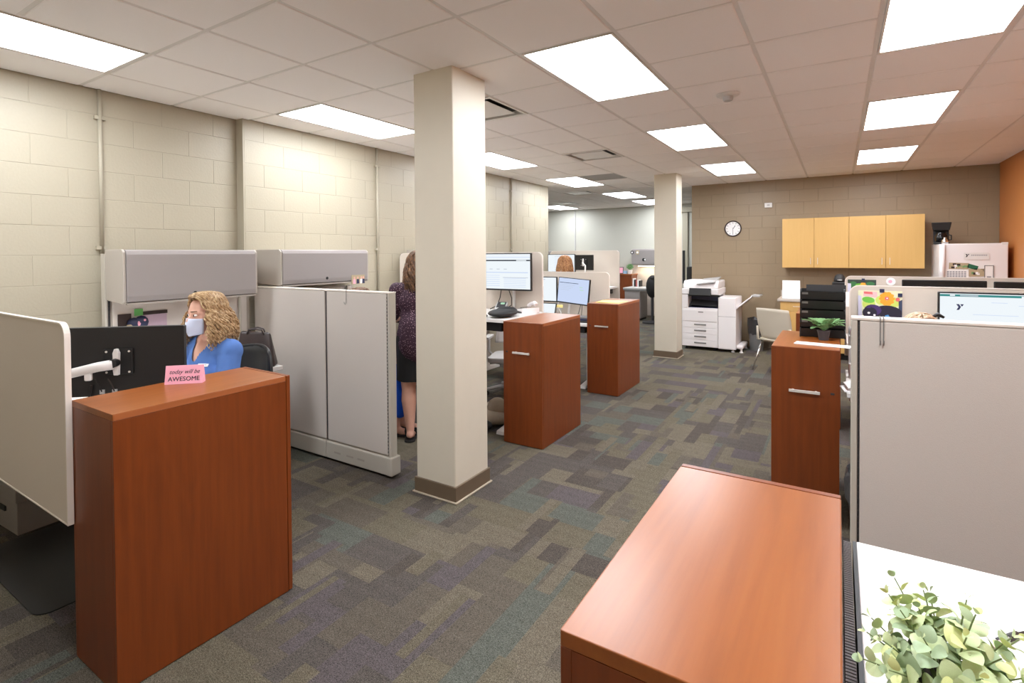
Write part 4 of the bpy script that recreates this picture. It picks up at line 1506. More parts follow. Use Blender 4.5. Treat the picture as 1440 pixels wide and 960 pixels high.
MB().lathe([(.0, .115), (.035, .11), (.062, .08), (.075, .03), (.07, 0)], 24, (0, .0, .281)).build('lid', M['charcoal'], t, smooth=True)
MB().box(-.03, -.118, .30, .03, -.06, .312).build('display', M['lgrey'], t)

# fridge
t = thing('refrigerator', 'white refrigerator with papers on its door', 'refrigerator', (3.135, 7.335, 0))
w, d, h = .335, .375, 1.712
MB().box(-w - .01, -d + .055, .04, w, d, h - .004).build('cabinet_shell', M['printer'], t, bevel=.006)
MB().box(-w + .02, -d + .10, 0, w - .02, d - .02, .0395).build('plinth', M['black'], t)
for z0, z1 in ((.06, 1.02), (1.03, h)):
    dr = MB().box(-w + .03, -d, z0, w, -d + .05, z1).build('door', M['printer'], t, bevel=.012, seg=3)
    MB().tube([(-w + .02, -d - .012, max(z0 + .05, z1 - .6)), (-w + .014, -d - .02, (z0 + z1) / 2), (-w + .02, -d - .012, z1 - .015)], .028, 14).build('handle', M['printer'], dr, smooth=True)
MB().box(w - .06, -d - .002, h - .02, w, -d + .05, h + .012).build('hinge_cover', M['white_metal'], t, bevel=.004)


def flat(name, label, cat, x, z, w, h, mats, rz=0.0, draw=None, y=6.9535):
    t = thing(name, label, cat, (x, y, z), 0)
    t.rotation_euler = (0, rz, 0)
    MB().box(-w / 2, 0, -h / 2, w / 2, .002, h / 2).build('sheet', mats, t)
    if draw:
        draw(t)
    return t


def d_cal(t):
    mb = MB()
    for i in range(7):
        for j in range(4):
            mb.box(-.10 + i * .029, -.001, -.045 + j * .021, -.10 + i * .029 + .022, -.0002, -.045 + j * .021 + .014)
    mb.build('calendar_grid', M['ink_grey'], t, kind='stuff')
    MB().box(-.115, -.0012, -.058, .115, -.0002, -.053).build('lower_band', M['ink'], t)


def d_photo(t, seed, w, h):
    r = random.Random(seed)
    mb = MB()
    for i in range(9):
        x, z = r.uniform(-.4, .3) * w, r.uniform(-.4, .2) * h
        mb.mat(r.randrange(4)).box(x, -.001 - i * .0001, z, x + .18 * w, -.0002, z + .3 * h)
    mb.build('printed_picture', [M['leather'], M['fern'], M['tan'], M['paper']], t)


flat('magnet_calendar', 'white calendar magnet on the refrigerator door', 'magnet', 2.965, 1.315, .235, .120, M['paper'], 0, d_cal)
flat('magnet_photo', 'brown picture magnet above calendar on the refrigerator', 'magnet', 2.985, 1.415, .20, .085, M['tan'], .03, lambda t: d_photo(t, 1, .2, .085))
flat('magnet_photo', 'picture magnet right of the calendar on refrigerator', 'magnet', 3.165, 1.33, .155, .10, M['tan'], -.03, lambda t: d_photo(t, 2, .155, .1))
flat('magnet_card', 'dark green card tilted on the refrigerator door', 'magnet', 3.125, 1.405, .105, .055, M['green'], .35)


def d_frame(t):
    mb = MB()
    w, h = .092, .205
    mb.box(-w / 2, -.003, -h / 2, -w / 2 + .008, -.0002, h / 2).box(w / 2 - .008, -.003, -h / 2, w / 2, -.0002, h / 2).box(-w / 2 + .008, -.003, -h / 2, w / 2 - .008, -.0002, -h / 2 + .008).box(-w / 2 + .008, -.003, h / 2 - .008, w / 2 - .008, -.0002, h / 2)
    mb.build('border', M['grey'], t)
    MB().box(-.02, -.002, -.075, .02, -.0002, -.04).build('printed_mark', M['ink_grey'], t)


flat('magnet_notepad', 'tall framed notepad on the refrigerator door', 'magnet', 3.285, 1.325, .092, .205, M['paper'], 0, d_frame)


def d_logo(t):
    y_logo(.040, -.0006, t, -.088, .008, M['ink'])
    mb = MB()
    for k in range(9):
        mb.box(-.05 + k * .018, -.001, .006, -.05 + k * .018 + .012, -.0002, .020)
    mb.build('printed_line', M['ink_grey'], t, kind='stuff')


flat('magnet_sign', 'white strip with Y logo near the refrigerator top', 'magnet', 3.16, 1.545, .25, .09, M['white_metal'], 0, d_logo)

t = thing('coffee_maker', 'black coffee maker standing on the refrigerator', 'coffee maker', (2.845, 7.28, 1.709), -.1)
MB().box(-.085, -.09, .0, .085, .11, .03).build('hot_plate', M['black'], t, bevel=.006)
MB().box(-.085, .05, .031, .085, .11, .19).build('rear_tank', M['black'], t, bevel=.006)
MB().add([(-.088, -.09, .19), (.088, -.09, .19), (.088, .11, .19), (-.088, .11, .19), (-.108, -.11, .30), (.108, -.11, .30), (.108, .11, .30), (-.108, .11, .30)], [(0, 3, 2, 1), (4, 5, 6, 7), (0, 1, 5, 4), (1, 2, 6, 5), (2, 3, 7, 6), (3, 0, 4, 7)]).build('filter_head', M['black'], t, bevel=.008)
MB().lathe([(.055, .032), (.072, .06), (.072, .11), (.05, .15), (.052, .165), (0, .168)], 24, (0, -.02, 0)).build('carafe', M['glass_dark'], t, smooth=True)
MB().tube([(.07, -.03, .13), (.105, -.05, .12), (.105, -.05, .06), (.072, -.03, .06)], .008, 8).build('carafe_handle', M['black'], t)
t = thing('steel_flask', 'small shiny steel flask beside the coffee maker', 'flask', (2.86, 7.08, 1.709))
MB().lathe([(.035, 0), (.038, .04), (.03, .06), (.018, .075), (.018, .09), (0, .092)], 20).build('body', M['chrome'], t, smooth=True)

# copier
t = thing('copier', 'large white office copier against the taupe wall', 'copier', (-.30, 7.28, 0))
w, d = .285, .325
MB().box(-w, -d, .055, w, d, .70).box(-w, -d, .70, -w + .10, d, .92).box(-w, d - .16, .70, w, d, .92).box(-w + .10, -d, .905, w, d, .92).build('body', M['printer'], t, bevel=.005)
for k, (z0, z1) in enumerate(((.06, .165), (.17, .265), (.27, .365), (.37, .465))):
    dr = MB().box(-w + .012, -d - .012, z0, w - .012, -d - .0005, z1).build('paper_drawer', M['printer'], t, bevel=.004)
    MB().box(-.085, -d - .0165, (z0 + z1) / 2 - .004, .105, -d - .0122, (z0 + z1) / 2 + .017).build('drawer_grip', M['grey'], dr)
fd = MB().box(-w + .005, -d - .014, .475, w - .005, -d - .0005, .665).build('front_door', M['printer'], t, bevel=.006)
MB().box(-.02, -d - .0165, .625, .06, -d - .0142, .64).build('door_badge', M['grey'], fd)
MB().box(-w + .101, -d + .02, .701, w - .01, d - .17, .71).build('output_tray', M['navy'], t)
MB().box(-w + .101, -d + .24, .71, w - .01, -d + .26, .90).build('recess_back', M['navy'], t)
MB().add([(-w + .12, -d + .01, .745), (w - .02, -d + .01, .73), (w - .02, -d + .23, .80), (-w + .12, -d + .23, .83)], [(0, 1, 2, 3)]).build('tray_slope', M['charcoal'], t)
MB().box(-w + .10, -d - .004, .895, w + .02, -d + .02, .92).build('recess_lip', M['black'], t)
MB().box(-w, -d - .01, .921, w + .01, d, 1.02).build('scanner_bed', M['printer'], t, bevel=.012)
MB().prism([(-d - .09, .915), (-d - .012, .925), (-d - .012, 1.02), (-d - .04, 1.03)], 'x', -w + .13, w - .10).build('control_panel', M['black'], t, bevel=.004)
MB().prism([(-d + .02, 1.021), (d, 1.021), (d, 1.15), (-d + .10, 1.15), (-d + .03, 1.08)], 'x', -w + .01, w).build('document_feeder', M['printer'], t, bevel=.02, seg=3)
MB().add([(-.05, -d - .00, 1.085), (.24, -d + .0, 1.125), (.24, d - .1, 1.19), (-.05, d - .1, 1.155), (-.05, -d, 1.097), (.24, -d, 1.137), (.24, d - .1, 1.20), (-.05, d - .1, 1.165)], [(0, 3, 2, 1), (4, 5, 6, 7), (0, 1, 5, 4), (1, 2, 6, 5), (2, 3, 7, 6), (3, 0, 4, 7)]).build('feeder_tray', M['lgrey'], t)
fn = MB().box(w + .005, -d - .01, .045, w + .275, d - .05, .885).build('finisher', M['printer'], t, bevel=.014, seg=3)
MB().box(w + .008, -d - .0115, .575, w + .272, -d - .0095, .579).build('finisher_seam', M['grey'], fn)
MB().add([(w + .276, -d + .02, .70), (w + .276, d - .1, .70), (w + .50, d - .1, .90), (w + .50, -d + .02, .90), (w + .276, -d + .02, .735), (w + .276, d - .1, .735), (w + .50, d - .1, .925), (w + .50, -d + .02, .925)], [(0, 1, 2, 3), (7, 6, 5, 4), (0, 4, 5, 1), (1, 5, 6, 2), (2, 6, 7, 3), (3, 7, 4, 0)]).build('upper_output_tray', M['printer'], t, bevel=.008)
MB().box(w + .48, -d + .10, .905, w + .61, d - .2, .925).build('tray_tip', M['lgrey'], t)
MB().box(w + .276, -d + .03, .06, w + .375, d - .1, .12).build('lower_tray', M['printer'], t, bevel=.02, seg=3)
for x_ in (-w + .06, w - .06, w + .22, w + .345):
    for y_ in (-d + .06, d - .12):
        MB().lathe([(.028, 0), (.028, .012), (.016, .02), (.016, .062)], 14, (x_, y_, 0)).build('foot', M['black'] if x_ < w + .1 else M['printer'], t)

t = thing('trash_can', 'grey trash can with black liner by the taupe wall', 'trash can', (.505, 7.40, 0))
MB().lathe([(.10, 0), (.125, .46), (.12, .46), (.096, .01), (0, .01)], 28).build('tub', M['bin'], t)
rnd = random.Random(9)
n = 26
vs, fs = [], []
prof = [(.119, .27), (.126, .31), (.136, .46), (.138, .515), (.125, .53), (.112, .48), (.105, .35)]
for r_, z in prof:
    for k in range(n):
        a = 2 * PI * k / n
        rr = r_ + rnd.uniform(-.003, .006)
        vs.append((rr * math.cos(a), rr * math.sin(a), z + rnd.uniform(-.014, .014)))
for i in range(len(prof) - 1):
    fs += [(i * n + k, i * n + (k + 1) % n, (i + 1) * n + (k + 1) % n, (i + 1) * n + k) for k in range(n)]
MB().add(vs, fs).build('liner', M['bag'], t)

# beige side chair (local: faces +y)
t = thing('side_chair', 'beige plastic side chair with purple seat and chrome legs', 'chair', (1.00, 5.93, 0), math.radians(-28))
vs, fs = [], []
n, m = 12, 9
for s in (0, 1):
    for j in range(m + 1):
        v = j / m
        for i in range(n + 1):
            u = i / n * 2 - 1
            wd = .215 + .02 * math.sin(PI * v) + .015 * v
            vs.append((u * wd, -.20 - .10 * v + .075 * u * u - .006 * s, .44 + .425 * v - .015 * u * u * v))
k = (n + 1) * (m + 1)
for j in range(m):
    for i in range(n):
        a = j * (n + 1) + i
        fs += [(a, a + 1, a + n + 2, a + n + 1), (k + a, k + a + n + 1, k + a + n + 2, k + a + 1)]
for j in range(m):
    for i in (0, n):
        a = j * (n + 1) + i
        fs.append((a, a + n + 1, k + a + n + 1, k + a))
for i in range(n):
    for j in (0, m):
        a = j * (n + 1) + i
        fs.append((a, a + 1, k + a + 1, k + a))
MB().add(vs, fs).build('backrest', M['beige_shell'], t, smooth=True)
MB().prism(rounded(-.22, -.21, .22, .22, .07), 'z', .415, .44).build('seat_shell', M['beige_shell'], t, bevel=.008)
MB().prism(rounded(-.20, -.16, .20, .20, .07), 'z', .441, .465).build('seat_cushion', M['purple'], t, bevel=.008)
for s in (-1, 1):
    MB().tube([(s * .23, -.20, .60), (s * .235, -.19, .42), (s * .20, -.10, .40), (s * .19, .0, .405)], .016, 8).build('side_bracket', M['beige_shell'], t, smooth=True)
    MB().tube([(s * .20, -.14, .41), (s * .235, -.30, .0)], .0105, 10).build('leg', M['chrome'], t, smooth=True)
    MB().tube([(s * .20, .12, .41), (s * .235, .24, .0)], .0105, 10).build('leg', M['chrome'], t, smooth=True)
    MB().tube([(s * .20, -.16, .405), (s * .20, .15, .405)], .010, 8).build('seat_rail', M['chrome'], t)

# ------------------------------------------------------------------ far room
F1 = overhead_bin(-.36, .36, 1.315, 1.725, -.17, .17, 'far grey overhead bin with round magnets on it', False)
F1.location = (-2.47, YF - .18, 1.315)
F1.rotation_euler = (0, 0, -PI / 2)
F2 = overhead_bin(-.60, .60, 1.33, 1.695, -.17, .17, 'far grey overhead bin behind the distant lit monitor', False)
F2.location = (-4.65, YF - .18, 1.33)
F2.rotation_euler = (0, 0, -PI / 2)
for k, (x, z, r_, m_, lb) in enumerate(((-2.80, 1.635, .045, 'leather', 'round dark magnet on the far grey bin'), (-2.66, 1.635, .055, 'tan', 'gold square magnet on the far grey bin'), (-2.50, 1.45, .04, 'black', 'black and white magnet low on far grey bin'))):
    t = thing('bin_magnet', lb, 'magnet', (x, YF - .362, z), group='magnets on the far overhead bin')
    n = 16 if k != 1 else 4
    MB().prism([(r_ * math.cos(2 * PI * i / n + PI / 4), r_ * math.sin(2 * PI * i / n + PI / 4) * (1.3 if k == 1 else 1)) for i in range(n)], 'y', -.006, 0).build('disc', M[m_], t)
    MB().prism([(r_ * .5 * math.cos(2 * PI * i / 10) + (.03 if k == 2 else 0), r_ * .5 * math.sin(2 * PI * i / 10)) for i in range(10)], 'y', -.009, -.0062).build('picture_mark', M['paper'], t)
t = thing('pinned_sheet', 'white sheet hung on the far bin above worker', 'paper', (-4.32, YF - .362, 1.55))
MB().box(-.16, -.004, -.15, .16, 0, .12).build('sheet', M['paper'], t)
t = thing('far_wall_partition', 'lit oatmeal partition under the far grey bin', 'partition', (-2.40, YF - .06, 0))
MB().box(-.55, -.03, .02, .60, .03, 1.31).build('fabric_tile', M['fabric'], t)
MB().box(-.30, -.22, 1.285, .30, -.16, 1.308).build('task_light_body', M['lgrey'], t)
MB().box(-.28, -.215, 1.281, .28, -.165, 1.2848).build('task_light_lens', emis('warm_task_light', (1.0, .85, .62, 1), 14.0), t)
for x_ in (-.45, .5):
    MB().box(x_ - .02, -.03, 0, x_ + .02, .03, .0195).build('foot', M['black'], t)
t = thing('far_desk', 'far worktop on a grey pedestal near the far column', 'desk', (-2.31, 10.44, 0))
MB().box(-.45, -.30, .75, .70, .38, .785).build('worktop', M['lgrey'], t, bevel=.006)
MB().box(-.44, -.305, .72, .68, -.275, .7495).build('front_rail', M['grey'], t)
MB().box(-.42, -.26, .05, -.04, .30, .7195).build('pedestal', M['bin_face'], t, bevel=.004)
for z0, z1 in ((.06, .36), (.365, .54), (.545, .71)):
    MB().box(-.415, -.275, z0, -.045, -.2605, z1).build('drawer', M['bin_face'], t, bevel=.004)
MB().box(-.40, -.24, 0, -.06, .28, .0495).build('plinth', M['black'], t)
MB().box(.62, -.25, 0, .66, .30, .7495).build('leg_panel', M['trim'], t)
t = thing('far_coat', 'black coat over a chair beside the far desk', 'coat', (-1.98, 9.9, 0))
MB().ell((0, 0, .84), .14, .10, .26, 16, 10).ell((.02, 0, 1.03), .09, .08, .08, 12, 8).build('coat_body', M['black_m'], t, smooth=True)
MB().tube([(0, .02, .05), (0, .02, .62)], .03, 10).build('chair_post', M['charcoal'], t)
MB().lathe([(.22, 0), (.22, .03), (.04, .06)], 20).build('chair_base', M['charcoal'], t)
for k, (dx_, h_, m_) in enumerate(((-.36, .20, 'paper'), (-.32, .17, 'black'), (-.28, .16, 'lip'), (-.24, .17, 'paper'), (-.20, .15, 'black'))):
    t = thing('far_book', ['white folder upright at left on the far desk', 'black folder second from left on the far desk', 'red folder in middle of far desk row', 'white folder fourth in the far desk row', 'black folder last in the far desk row'][k], 'folder', (-2.31 + dx_, 10.72, .786), group='upright folders on the far desk')
    MB().box(-.015, -.09, 0, .015, .09, h_).build('spine', M[m_], t)
t = thing('far_credenza', 'far cherry credenza with grey shelf insert', 'cabinet', (-3.06, 10.97, 0))
MB().box(-.62, -.20, .03, -.20, .30, 1.06).build('left_cupboard', M['wood_v'], t, bevel=.002)
MB().box(.0, -.20, .03, .30, .30, 1.06).build('right_cupboard', M['wood_v'], t, bevel=.002)
MB().box(-.64, -.22, 1.061, .32, .32, 1.09).build('top_panel', M['wood_t'], t, bevel=.002)
MB().box(-.198, -.16, .03, -.002, .30, 1.058).build('shelf_insert', M['charcoal'], t)
MB().box(-.196, -.20, .86, -.004, -.161, 1.055).build('drawer', M['grey'], t, bevel=.003)
MB().box(-.62, -.18, 0, .30, .28, .0295).build('plinth', M['black'], t)
hd = MB().box(-.50, -.222, .80, -.34, -.2005, .812).build('handle', M['nickel'], t)
t = thing('far_plant', 'small round green plant in white pot on far credenza', 'plant', (-2.84, 10.89, 1.091))
MB().lathe([(.05, 0), (.065, .10), (.058, .10), (.0, .09)], 18).build('pot', M['white'], t)
mb = MB()
rnd = random.Random(12)
for k in range(260):
    a, b_ = rnd.uniform(0, 2 * PI), rnd.uniform(-.3, 1)
    rr = .085 * rnd.uniform(.7, 1)
    s = math.sqrt(max(0, 1 - b_ * b_))
    p = Vector((rr * s * math.cos(a), rr * s * math.sin(a), .17 + rr * b_))
    q = Vector((rnd.uniform(-1, 1), rnd.uniform(-1, 1), rnd.uniform(-1, 1))).normalized() * .016
    r2 = q.orthogonal().normalized() * .008
    mb.add([p - q, p + r2, p + q, p - r2], [(0, 1, 2, 3)])
mb.ell((0, 0, .16), .06, .06, .06, 12, 8)
mb.build('foliage', M['fern'], t, kind='stuff')
t = thing('far_picture', 'framed pink picture beside the far green plant', 'picture', (-3.10, 10.90, 1.091))
MB().obox((0, .02, .085), (.075, 0, 0), (0, .006, -.002), (0, .012, .084)).build('frame', M['leather'], t)
MB().obox((0, .0125, .086), (.062, 0, 0), (0, .001, -.0002), (0, .010, .070)).build('picture_face', M['pink'], t)
t = thing('far_bottle', 'small blue box beside the far green plant', 'box', (-2.97, 10.91, 1.091))
MB().box(-.045, -.03, 0, .045, .03, .075).build('carton', plain('pale_blue_card', rgb(150, 190, 220), .6), t)
t = thing('dark_display', 'tall dark display edge behind the far column', 'display', (-1.285, 10.0, 0))
MB().box(-.03, -.02, .93, .02, .02, 1.67).build('panel', M['black'], t, bevel=.004)
MB().box(-.012, -.012, .02, .012, .012, .929).build('pole', M['black'], t)
MB().lathe([(.20, 0), (.20, .02)], 20).build('base_disc', M['black'], t)
t = thing('dark_chair', 'dark chair back behind the copier', 'chair', (-.82, 8.5, 0))
MB().box(-.05, -.03, 1.0, .30, .03, 1.345).build('headrest', M['black'], t, bevel=.02)
MB().box(.08, -.02, .46, .16, .02, .999).build('spine', M['black'], t)
MB().box(-.10, -.05, .40, .34, .40, .459).build('seat', M['black'], t, bevel=.02)
MB().tube([(.12, .17, .06), (.12, .17, .399)], .03, 10).build('gas_lift', M['charcoal'], t)
MB().lathe([(.26, 0), (.26, .03), (.05, .06)], 20, (.12, .17, 0)).build('base_disc', M['charcoal'], t)

# ------------------------------------------------------------------ eucalyptus plant and pen
t = thing('eucalyptus_plant', 'pale green eucalyptus plant on the near right desk', 'plant', (1.780, -1.222, .930))
MB().lathe([(.045, 0), (.058, .075), (.060, .08), (.055, .08), (.05, .07), (0, .068)], 26).build('pot', M['white'], t)
MB().lathe([(.052, .0705), (.0, .074)], 18).build('soil', M['soil'], t)


def leaf_mesh(mat):
    n = 14
    vs = [(0, 0, 0)]
    top = []
    for i in range(1, n):
        u = i / n
        top.append((u, .46 * math.sin(PI * u ** .85) ** .62, .10 * math.sin(PI * u)))
    vs += [(x, y, z + .06 * abs(y)) for x, y, z in top] + [(1.0, 0, -.05)] + [(x, -y, z + .06 * abs(y)) for x, y, z in top[::-1]]
    k = len(vs)
    mid = [(u, 0, .10 * math.sin(PI * u) - .02) for u in (.3, .65)]
    vs += mid
    ring = list(range(k))
    fs = [tuple(ring[: n // 2 + 1] + [k]), tuple([k] + ring[n // 2: n + 1] + [k + 1])]
    me = bpy.data.meshes.new('leaf')
    bm = bmesh.new()
    bv = [bm.verts.new(v) for v in vs]
    half = n - 1
    up = [0] + list(range(1, n)) + [n]
    lo = [0] + list(range(k - 1, n, -1)) + [n]
    for side in (up, lo):
        for a, b_ in zip(side[:-1], side[1:]):
            ua, ub = vs[a][0], vs[b_][0]
            c = k if (ua + ub) / 2 < .5 else k + 1
            try:
                bm.faces.new((bv[a], bv[b_], bv[c]))
            except ValueError:
                pass
        m_ = side[n // 2]
        try:
            bm.faces.new((bv[m_], bv[k + 1], bv[k]))
        except ValueError:
            pass
    bmesh.ops.recalc_face_normals(bm, faces=bm.faces)
    for f in bm.faces:
        f.smooth = True
    bm.to_mesh(me)
    bm.free()
    me.materials.append(mat)
    return me


leafs = [leaf_mesh(M[k]) for k in ('leaf_a', 'leaf_a', 'leaf_b', 'leaf_c')]
rnd = random.Random(21)
nl = 0
NS = 26
for k in range(NS):
    a = k * 2.399963 + rnd.uniform(-.2, .2)
    q = math.sqrt((k + .5) / NS)
    spread = .085 * q + .012
    hgt = .185 - .085 * q * q + rnd.uniform(-.015, .02)
    if k in (9, 14, 19, 23):
        hgt += .025
    base = Vector((.02 * q * math.cos(a), .02 * q * math.sin(a), .068))
    tip = Vector((spread * 1.15 * math.cos(a), spread * 1.15 * math.sin(a), hgt))
    ctl = Vector((spread * .55 * math.cos(a), spread * .55 * math.sin(a), hgt * .65 + .02))
    P = lambda u: base * (1 - u) ** 2 + ctl * 2 * u * (1 - u) + tip * u * u
    MB().tube([P(i / 7) for i in range(8)], [.0016 - .0001 * i for i in range(8)], 6).build('stem', M['stem'], t)
    pairs = 5
    for i in range(pairs):
        u = .42 + .58 * i / (pairs - 1)
        p = P(u)
        d = (P(min(1, u + .03)) - P(u - .03)).normalized()
        size = (.030 if i < 2 else .026 if i == 2 else .019 if i == 3 else .011) * rnd.uniform(.85, 1.15)
        o1 = d.orthogonal().normalized()
        o1 = Matrix.Rotation(i * PI / 2 + k * .7, 3, d) @ o1
        for s in (1, -1):
            if nl >= 298:
                break
            ld = (o1 * s + d * (.45 if i < 4 else 1.6) + Vector((0, 0, .1))).normalized()
            nrm = (d - ld * d.dot(ld)).normalized()
            wv = nrm.cross(ld)
            me = leafs[rnd.randrange(4)] if i > 1 else leafs[rnd.choice((0, 0, 1, 3))]
            o = bpy.data.objects.new('leaf', me)
            COL.objects.link(o)
            o.parent = t
            mt = Matrix((ld, wv, nrm)).transposed().to_4x4()
            mt = Matrix.Translation(p + ld * .002) @ mt @ Matrix.Diagonal((size, size * rnd.uniform(.9, 1.15), size, 1))
            o.matrix_local = mt
            nl += 1
t = thing('ballpoint_pen', 'white pen with dark grip lying on near right desk', 'pen', (1.889, -.935, .9355), math.atan2(.078, .063))
MB().tube([(-.07, 0, 0), (.018, 0, 0)], .0048, 12).build('barrel', M['white'], t, smooth=True)
MB().tube([(.0182, 0, 0), (.045, 0, 0)], .0062, 12).build('grip', M['leather'], t, smooth=True)
MB().tube([(.0452, 0, 0), (.052, 0, 0), (.064, 0, 0)], [.0045, .0028, .002], 10).build('tip', M['black'], t, smooth=True)
MB().box(-.012, -.0016, .005, .03, .0016, .0072).build('clip', M['black'], t)


# ------------------------------------------------------------------ people
def fuse(mb, name, mat, parent, voxel=.008, smooth=6, cut=None, colour=None):
    """joins overlapping rounded volumes into one continuous skin"""
    me = mb.mesh('tmp', mat)
    o = bpy.data.objects.new('tmp', me)
    COL.objects.link(o)
    r = o.modifiers.new('r', 'REMESH')
    r.mode = 'VOXEL'
    r.voxel_size = voxel
    s = o.modifiers.new('s', 'SMOOTH')
    s.factor = .5
    s.iterations = smooth
    dg = bpy.context.evaluated_depsgraph_get()
    out = bpy.data.meshes.new_from_object(o.evaluated_get(dg))
    out.name = name
    bpy.data.objects.remove(o)
    bm = bmesh.new()
    bm.from_mesh(out)
    if cut:
        bmesh.ops.delete(bm, geom=[v for v in bm.verts if cut(v.co)], context='VERTS')
    for f in bm.faces:
        f.smooth = True
    bm.to_mesh(out)
    bm.free()
    out.materials.clear()
    out.materials.append(mat)
    return link(name, out, parent)


def head_shape(mb, c, rot, face=True):
    """head about .235 high centred at c; faces +y"""
    def P(x, y, z):
        return Vector(c) + rot @ Vector((x, y, z))
    mb.ell(P(0, -.012, .025), .074, .094, .092, 22, 16, rot)          # skull
    mb.ell(P(0, .018, -.035), .060, .068, .082, 20, 14, rot)           # face
    mb.ell(P(0, .045, -.088), .034, .034, .030, 14, 10, rot)           # chin
    mb.cap(P(-.040, .0, -.070), P(-.018, .055, -.092), .022, .018)
    mb.cap(P(.040, .0, -.070), P(.018, .055, -.092), .022, .018)
    if face:
        mb.cap(P(0, .080, .005), P(0, .102, -.032), .009, .014)         # nose
        mb.ell(P(-.013, .090, -.037), .009, .010, .008, 10, 8, rot)
        mb.ell(P(.013, .090, -.037), .009, .010, .008, 10, 8, rot)
        for s in (-1, 1):
            mb.cap(P(s * .012, .080, .018), P(s * .048, .064, .018), .010, .010)   # brow
            mb.ell(P(s * .040, .058, -.030), .024, .022, .022, 12, 8, rot)         # cheek
            mb.ell(P(s * .074, -.012, -.012), .011, .020, .032, 10, 8, rot)        # ear
        mb.ell(P(0, .078, -.066), .024, .014, .009, 12, 8, rot)        # lips


def hand(mb, w, d, up, side, curl=.5, s=1.0):
    """palm and five bent fingers; w wrist, d pointing direction, up back of hand, side +1 puts the thumb towards d x up"""
    w, d, up = Vector(w), Vector(d).normalized(), Vector(up).normalized()
    lat = d.cross(up).normalized()
    up = lat.cross(d).normalized()
    pc = w + d * .048 * s
    mb.cap(w, w + d * .03 * s, .021 * s, .024 * s)
    for k in (-1.3, -.45, .45, 1.3):
        mb.cap(w + d * .02 * s + lat * k * .010 * s, w + d * .085 * s + lat * k * .017 * s, .013 * s, .0105 * s, 10)
    for k, L_ in ((-1.3, .062), (-.45, .074), (.45, .078), (1.3, .070)):
        p = w + d * .088 * s + lat * k * .0175 * s
        a = 0.0
        for q in range(3):
            a += curl * (.55 if q == 0 else .75)
            dd = d * math.cos(a) - up * math.sin(a)
            ln = L_ * s * (.45, .31, .24)[q]
            mb.cap(p, p + dd * ln, (.0088 - .0008 * q) * s, (.0084 - .0010 * q) * s, 8)
            p = p + dd * ln
    tb = w + d * .028 * s + lat * side * .022 * s
    t1 = tb + (d * .6 + lat * side * .75 - up * .25).normalized() * .040 * s
    t2 = t1 + (d * .9 + lat * side * .25 - up * .35).normalized() * .032 * s
    mb.cap(tb, t1, .0135 * s, .0105 * s, 10)
    mb.cap(t1, t2, .0105 * s, .0085 * s, 8)


def hair(name, mat, parent, c, rot, length, seed, locks=170, curl=.012, freq=16, width=.0085, vol=1.0, front=62, fringe=0.0, top=1.0, flare=.030):
    """scalp shell plus hanging locks; head centre c, faces +y before rot; locks hang straight down"""
    r = random.Random(seed)
    c = Vector(c)
    mb = MB()
    A, B, Cc = .084 * vol, .104 * vol, .104 * top
    o = Vector((0, -.012, .025))
    # scalp shell, open towards the face
    n, m = 26, 14
    vs, fs, keep = [], [], {}
    for i in range(m + 1):
        th = (PI * .70) * i / m
        for k in range(n):
            ph = 2 * PI * k / n
            p = o + Vector((A * math.sin(th) * math.cos(ph), B * math.sin(th) * math.sin(ph), Cc * math.cos(th)))
            vs.append(c + rot @ (p * .985))
            az = abs((math.degrees(ph) - 90 + 180) % 360 - 180)
            keep[(i, k)] = not (az < front and p.z < .085 - fringe)
    for i in range(m):
        for k in range(n):
            if all(keep[q] for q in ((i, k), (i, (k + 1) % n), (i + 1, k), (i + 1, (k + 1) % n))):
                fs.append((i * n + k, i * n + (k + 1) % n, (i + 1) * n + (k + 1) % n, (i + 1) * n + k))
    mb.add(vs, fs)
    down = Vector((0, 0, -1))
    for q in range(locks):
        s = 1 if q % 2 else -1
        y0 = r.uniform(-.075, .075)
        az = math.radians(r.uniform(front + 2, 178))          # from the face direction
        if r.random() < .25:
            az = math.radians(r.uniform(front, front + 25))
        e = Vector((s * math.sin(az), math.cos(az), 0))
        L_ = length * r.uniform(.78, 1.06)
        lift = r.uniform(.98, 1.13)
        ph = r.uniform(0, 6.3)
        pts, rs = [], []
        N = 18
        for i in range(N + 1):
            u = i / N
            if u < .42:
                g = u / .42
                th = g * PI * .52
                root = Vector((s * .008, y0, 0))
                p = o + Vector((A * e.x * math.sin(th), B * e.y * math.sin(th) + y0 * (1 - g) * .8, Cc * math.cos(th) * math.sqrt(max(.1, 1 - (y0 * (1 - g) / B) ** 2)))) * 1.0
                q_ = p - o
                sc_ = math.sqrt((q_.x / A) ** 2 + (q_.y / B) ** 2 + (q_.z / Cc) ** 2)
                p = o + q_ / max(sc_, .2) * lift + root * (1 - g) * .4
                side = p.copy()
                w_ = c + rot @ p
                last = w_
            else:
                g = (u - .42) / .58
                outv = rot @ Vector((e.x, e.y, 0))
                w_ = last + down * (L_ * g) + outv * (flare * vol * math.sin(g * 2.0) - .012 * g)
            t_ = rot @ Vector((-e.y, e.x, 0))
            ov = rot @ Vector((e.x, e.y, .3))
            am = curl * min(1, u * 1.6)
            w_ = w_ + t_ * am * math.sin(u * freq + ph) + ov * am * .8 * math.cos(u * freq + ph)
            pts.append(w_)
            rs.append(width * (1.0 - .75 * max(0, u - .7) / .3) * (.7 + .3 * min(1, u * 4)))
        mb.tube(pts, rs, 5)
    return mb.build(name, mat, parent, smooth=True)


